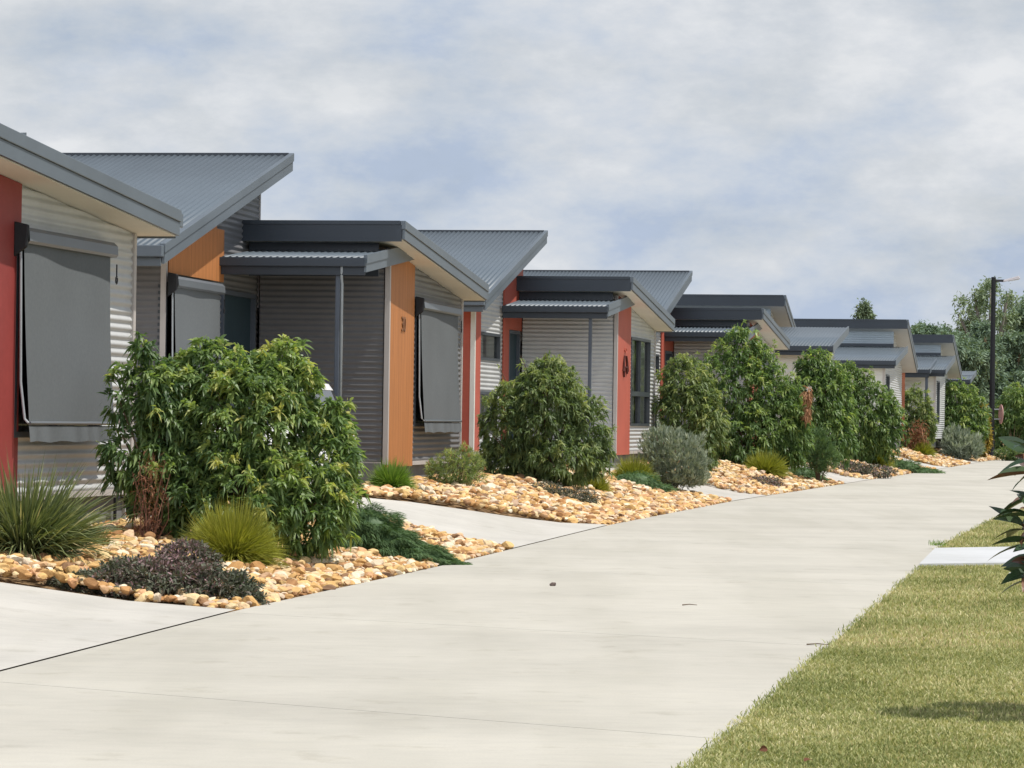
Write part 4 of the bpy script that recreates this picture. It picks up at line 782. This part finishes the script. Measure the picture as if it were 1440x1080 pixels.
b = MB(); b.tube([(.01, .06 * math.cos(t_), .68 + .07 * math.sin(t_)) for t_ in np.linspace(0, 6.3, 14)], .012, 6); b.build('hook_ring', M['red'], w)
c = flat(778, 824); b = MB(); 
def stone_mesh(name, sub, seed, mt):
    import bmesh
    bm = bmesh.new(); bmesh.ops.create_icosphere(bm, subdivisions=sub, radius=1); R_ = np.random.default_rng(seed); k = R_.normal(0, 1.5, (5, 3)); ph = R_.uniform(0, 6, 5)
    cut = unit(R_.normal(size=(9, 3))); ch = R_.uniform(.50, .84, 9)
    for v in bm.verts:
        q = np.array(v.co)
        for cn, hh_ in zip(cut, ch):
            e = q @ cn - hh_
            if e > 0: q = q - cn * e
        q = q * (1 + .06 * sum(math.sin(float(q @ kk) * 1.6 + p_) for kk, p_ in zip(k, ph)) / 1.5); v.co = q * np.array([1.15, .9, .68])
    me = bpy.data.meshes.new(name); bm.to_mesh(me); bm.free(); me.polygons.foreach_set('use_smooth', [sub < 2] * len(me.polygons)); me.materials.append(mt); return me
me = stone_mesh('clod', 2, 3, simple('clod', (.13, .10, .09), .9, .1, .3, 30)); o = bpy.data.objects.new('dirt_clod', me); COL.objects.link(o); o.location = (c[0], c[1], .012); o.scale = (.024, .024, .028); tag(o, 'small dark clod lying on the concrete road', 'clod')
for px, py, ln, an, lb in ((970, 852, .10, .2, 'short dark twig in place of a crack in the middle of the road'), (1150, 908, .12, -.1, 'thin twig in place of a crack on the road near the lawn edge')):
    c2 = flat(px, py); b = MB(); b.tube([(-ln / 2, 0, .004), (0, .012, .008), (ln / 2, .004, .004)], .004, 6, .002); o = b.build('twig', M['bark']); o.location = (c2[0], c2[1], .002); o.rotation_euler.z = an; tag(o, lb, 'twig')  # twigs added in place of small cracks in the concrete
c2 = flat(1318, 772); root = empty('grass_weed', (c2[0] - .01, c2[1], .03), label='ragged grass weed where the white path meets the road', cat='weed'); n = 60; az = RNG.uniform(0, 6.28, n)
leaves('blades', np.stack([RNG.normal(0, .03, n), RNG.normal(0, .08, n), 0 * az], 1), np.stack([np.cos(az), np.sin(az), RNG.uniform(.6, 2.5, n)], 1), RNG.uniform(.04, .12, n), np.full(n, .007), .4, RNG.normal(.4, .2, n), G6, root)
for px, py, lb in ((1068, 1058, 'dry brown leaf on the lawn near the road edge'), (1131, 1074, 'dark fallen leaf at the bottom edge of the lawn')):
    c = flat(px, py, .02); o = leaves('fallen_leaf', np.array([[0, 0, 0.]]), np.array([[.6, .5, .35]]), np.array([.045]), np.array([.026]), .5, np.array([.1]), G10, None, K=5, cup=.2, loc=(c[0], c[1], .028)); tag(o, lb, 'leaf')
# ------------------------------------------------------------------ stones of the rock beds
beds = [(19.74, 30.4, 2.9, 360, 2), (33.0, 49, 2.75, 290, 2), (53, 65.1, 2.7, 190, 1), (70, 88, 2.7, 130, 1), (93, 103, 2.7, 80, 1), (108, 124, 2.7, 70, 1)]
NEARW = ['the nearest bed around the big shrub', 'the second bed below the orange panel house', 'the third bed below the tall broad shrub', 'the fourth bed', 'the bed left of the street lamp', 'the bed at the street lamp']
VAR = {s: [stone_mesh('stone', s, 20 + i, M['stone']) for i in range(9)] for s in (2, 1)}
bpy.context.view_layer.update(); dg = bpy.context.evaluated_depsgraph_get()
rec = []
for bi, (s0, s1, dm, den, sub) in enumerate(beds):
    n = int((s1 - s0) * dm * den); s_ = RNG.uniform(s0 + .04, s1 - .02, n); d_ = RNG.uniform(.015, dm, n)
    if bi == 0: lim = 29.75 + .75 * np.minimum(d_, 1.6) - .1 * d_; ok = s_ < lim
    elif bi == 1: ok = s_ > 37.08 - 1.45 * np.minimum(d_, 2.4)
    else: ok = np.ones(n, bool)
    xq, yq = edge_x(s_) + d_ * NX, s_ + d_ * NY
    for (ex, ey, er, eq) in KEEP: ok &= ((xq - ex) / er) ** 2 + ((yq - ey) / eq) ** 2 > 1
    s_, d_ = s_[ok], d_[ok]; n = len(s_); r_ = RNG.gamma(6, 1, n) / 6 * .0315; r_ = np.clip(r_, .012, .06) * (1 + .012 * (s_ - 20).clip(0, 60))
    x = edge_x(s_) + d_ * NX; y = s_ + d_ * NY; z = hgt(s_, d_) + RNG.uniform(-.3, .45, n) * r_ + .07 * np.sin(np.clip(d_ / dm, 0, 1) * np.pi)
    for i in range(n): rec.append((x[i], y[i], z[i], r_[i], sub, bi))
def visible(q):
    d = Vector(q) - Vector(CC); h, loc, *_ = S.ray_cast(dg, Vector(CC), d.normalized(), distance=d.length - .12); return not h
order = sorted(range(len(rec)), key=lambda i: -(rec[i][3] / rec[i][1]) * (1 + 2.0 * (rec[i][2] - float(zg(rec[i][0], rec[i][1]))))); single = set()
for i in order:
    if len(single) >= 300: break
    x, y, z, r, sub, bi = rec[i]; px = 720 + F * ((np.array([x, y, z]) - CC) @ CR) / ((np.array([x, y, z]) - CC) @ fw)
    if 4 < px < 1436 and visible((x, y, z + r * .5)): single.add(i)
Vs, Fs, Ts, off = [], [], [], 0; cache = {s: [(np.array([v.co[:] for v in m_.vertices]), np.array([p.vertices[:] for p in m_.polygons])) for m_ in VAR[s]] for s in VAR}
for i, (x, y, z, r, sub, bi) in enumerate(rec):
    rz, rx, ry = RNG.uniform(0, 6.28), RNG.normal(0, .3), RNG.normal(0, .3); v = int(RNG.integers(9)); sc = r * RNG.uniform(.85, 1.2, 3)
    if i in single:
        o = bpy.data.objects.new('river_stone', VAR[sub][v]); COL.objects.link(o); o.location = (x, y, z); o.rotation_euler = (rx, ry, rz); o.scale = tuple(sc)
        tag(o, 'rounded tan river stone lying in ' + NEARW[bi], 'stone', 'loose river stones in ' + NEARW[bi]); continue
    V0, F0 = cache[sub][v]; cz, sz = math.cos(rz), math.sin(rz); q = V0 * sc; q = np.stack([q[:, 0], q[:, 1] * math.cos(rx) - q[:, 2] * math.sin(rx), q[:, 1] * math.sin(rx) + q[:, 2] * math.cos(rx)], 1)
    q = np.stack([q[:, 0] * cz - q[:, 1] * sz + x, q[:, 0] * sz + q[:, 1] * cz + y, q[:, 2] + z], 1); Vs.append(q); Fs.append(F0 + off); off += len(V0); Ts.append(np.full(len(V0), RNG.uniform(0, 1)))
tag(np_mesh('rock_mulch', np.concatenate(Vs), [np.concatenate(Fs)], M['stones'], tint=np.concatenate(Ts), smooth=False), kind='stuff')
# ------------------------------------------------------------------ light
sun = bpy.data.lights.new('sun', 'SUN'); sun.energy = 4.8; sun.angle = math.radians(.6); sun.color = (1, .955, .88)
so = bpy.data.objects.new('sun', sun); COL.objects.link(so)
sd_ = Vector((.958, -.298, 2.1)).normalized(); so.rotation_euler = sd_.to_track_quat('Z', 'Y').to_euler()
wd = bpy.data.worlds.new('World'); S.world = wd; wd.use_nodes = True; N = wd.node_tree.nodes; L = wd.node_tree.links
sky = N.new('ShaderNodeTexSky'); sky.sky_type = 'NISHITA'; sky.sun_disc = False; sky.sun_elevation = math.asin(sd_.z); sky.sun_rotation = math.atan2(sd_.x, sd_.y)
sky.air_density = 1.0; sky.dust_density = 1.5; sky.ozone_density = 1.5
tc = N.new('ShaderNodeTexCoord'); mp = N.new('ShaderNodeMapping'); mp.inputs['Scale'].default_value = (1, 1, 2.1); mp.inputs['Location'].default_value = (.55, 1.6, .4)
L.new(tc.outputs['Generated'], mp.inputs['Vector'])
n1 = N.new('ShaderNodeTexNoise'); n1.inputs['Scale'].default_value = 9; n1.inputs['Detail'].default_value = 8; n1.inputs['Roughness'].default_value = .55; n1.inputs['Distortion'].default_value = .25
n2 = N.new('ShaderNodeTexNoise'); n2.inputs['Scale'].default_value = 12; n2.inputs['Detail'].default_value = 9; n2.inputs['Roughness'].default_value = .60; n2.inputs['Distortion'].default_value = .0
L.new(mp.outputs[0], n1.inputs['Vector']); L.new(mp.outputs[0], n2.inputs['Vector'])
mask = N.new('ShaderNodeMapRange'); mask.inputs[1].default_value = .36; mask.inputs[2].default_value = .60; mask.inputs[3].default_value = .80; mask.inputs[4].default_value = 1.; mask.interpolation_type = 'SMOOTHSTEP'
L.new(n1.outputs['Fac'], mask.inputs[0])
sx = N.new('ShaderNodeSeparateXYZ'); L.new(tc.outputs['Generated'], sx.inputs[0])
hi = N.new('ShaderNodeMapRange'); hi.inputs[1].default_value = .16; hi.inputs[2].default_value = .45; hi.inputs[3].default_value = 1.; hi.inputs[4].default_value = .30; hi.interpolation_type = 'SMOOTHSTEP'; L.new(sx.outputs[2], hi.inputs[0])  # cloud thinned overhead, out of view, to lower the fill light
mul = N.new('ShaderNodeMath'); mul.operation = 'MULTIPLY'; L.new(mask.outputs[0], mul.inputs[0]); L.new(hi.outputs[0], mul.inputs[1])
cr = ramp(N, [(.44, (6.7, 7.9, 10.0)), (.53, (8.3, 9.15, 10.4)), (.61, (9.6, 10.1, 10.8)), (.71, (11.4, 11.65, 12.0))]); ev = N.new('ShaderNodeMath'); ev.operation = 'MULTIPLY_ADD'; L.new(sx.outputs[2], ev.inputs[0]); ev.inputs[1].default_value = 1.1; L.new(n2.outputs['Fac'], ev.inputs[2]); eo = N.new('ShaderNodeClamp'); es = N.new('ShaderNodeMath'); es.operation = 'MINIMUM'; L.new(ev.outputs[0], es.inputs[0]); es.inputs[1].default_value = 1.; L.new(es.outputs[0], eo.inputs[0]); L.new(eo.outputs[0], cr.inputs['Fac'])
mx = N.new('ShaderNodeMix'); mx.data_type = 'RGBA'; rt = N.new('ShaderNodeMapRange'); rt.inputs[1].default_value = .3; rt.inputs[2].default_value = .85; rt.inputs[3].default_value = 1.; rt.inputs[4].default_value = .25; rt.interpolation_type = 'SMOOTHSTEP'; L.new(sx.outputs[0], rt.inputs[0])   # cloud thinned on the unseen sun side to deepen shade on the facades
mu2 = N.new('ShaderNodeMath'); mu2.operation = 'MULTIPLY'; L.new(mul.outputs[0], mu2.inputs[0]); L.new(rt.outputs[0], mu2.inputs[1]); L.new(mu2.outputs[0], mx.inputs[0]); L.new(sky.outputs[0], mx.inputs[6]); bk = N.new('ShaderNodeMapRange'); bk.inputs[1].default_value = -.05; bk.inputs[2].default_value = -.75; bk.inputs[3].default_value = 1.; bk.inputs[4].default_value = 2.9; bk.interpolation_type = 'SMOOTHSTEP'; L.new(sx.outputs[1], bk.inputs[0])   # unseen sky behind the camera brightened, added fill for surfaces facing it
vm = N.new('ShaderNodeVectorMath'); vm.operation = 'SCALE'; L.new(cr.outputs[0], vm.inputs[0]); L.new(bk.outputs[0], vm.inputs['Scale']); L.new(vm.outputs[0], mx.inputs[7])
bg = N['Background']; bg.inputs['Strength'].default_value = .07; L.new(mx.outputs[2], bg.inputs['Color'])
S.view_settings.view_transform = 'Standard'; S.view_settings.look = 'None'; S.view_settings.exposure = 0; S.view_settings.gamma = 1; S.view_settings.use_curve_mapping = False
S.cycles.max_bounces = 6; S.cycles.transparent_max_bounces = 12
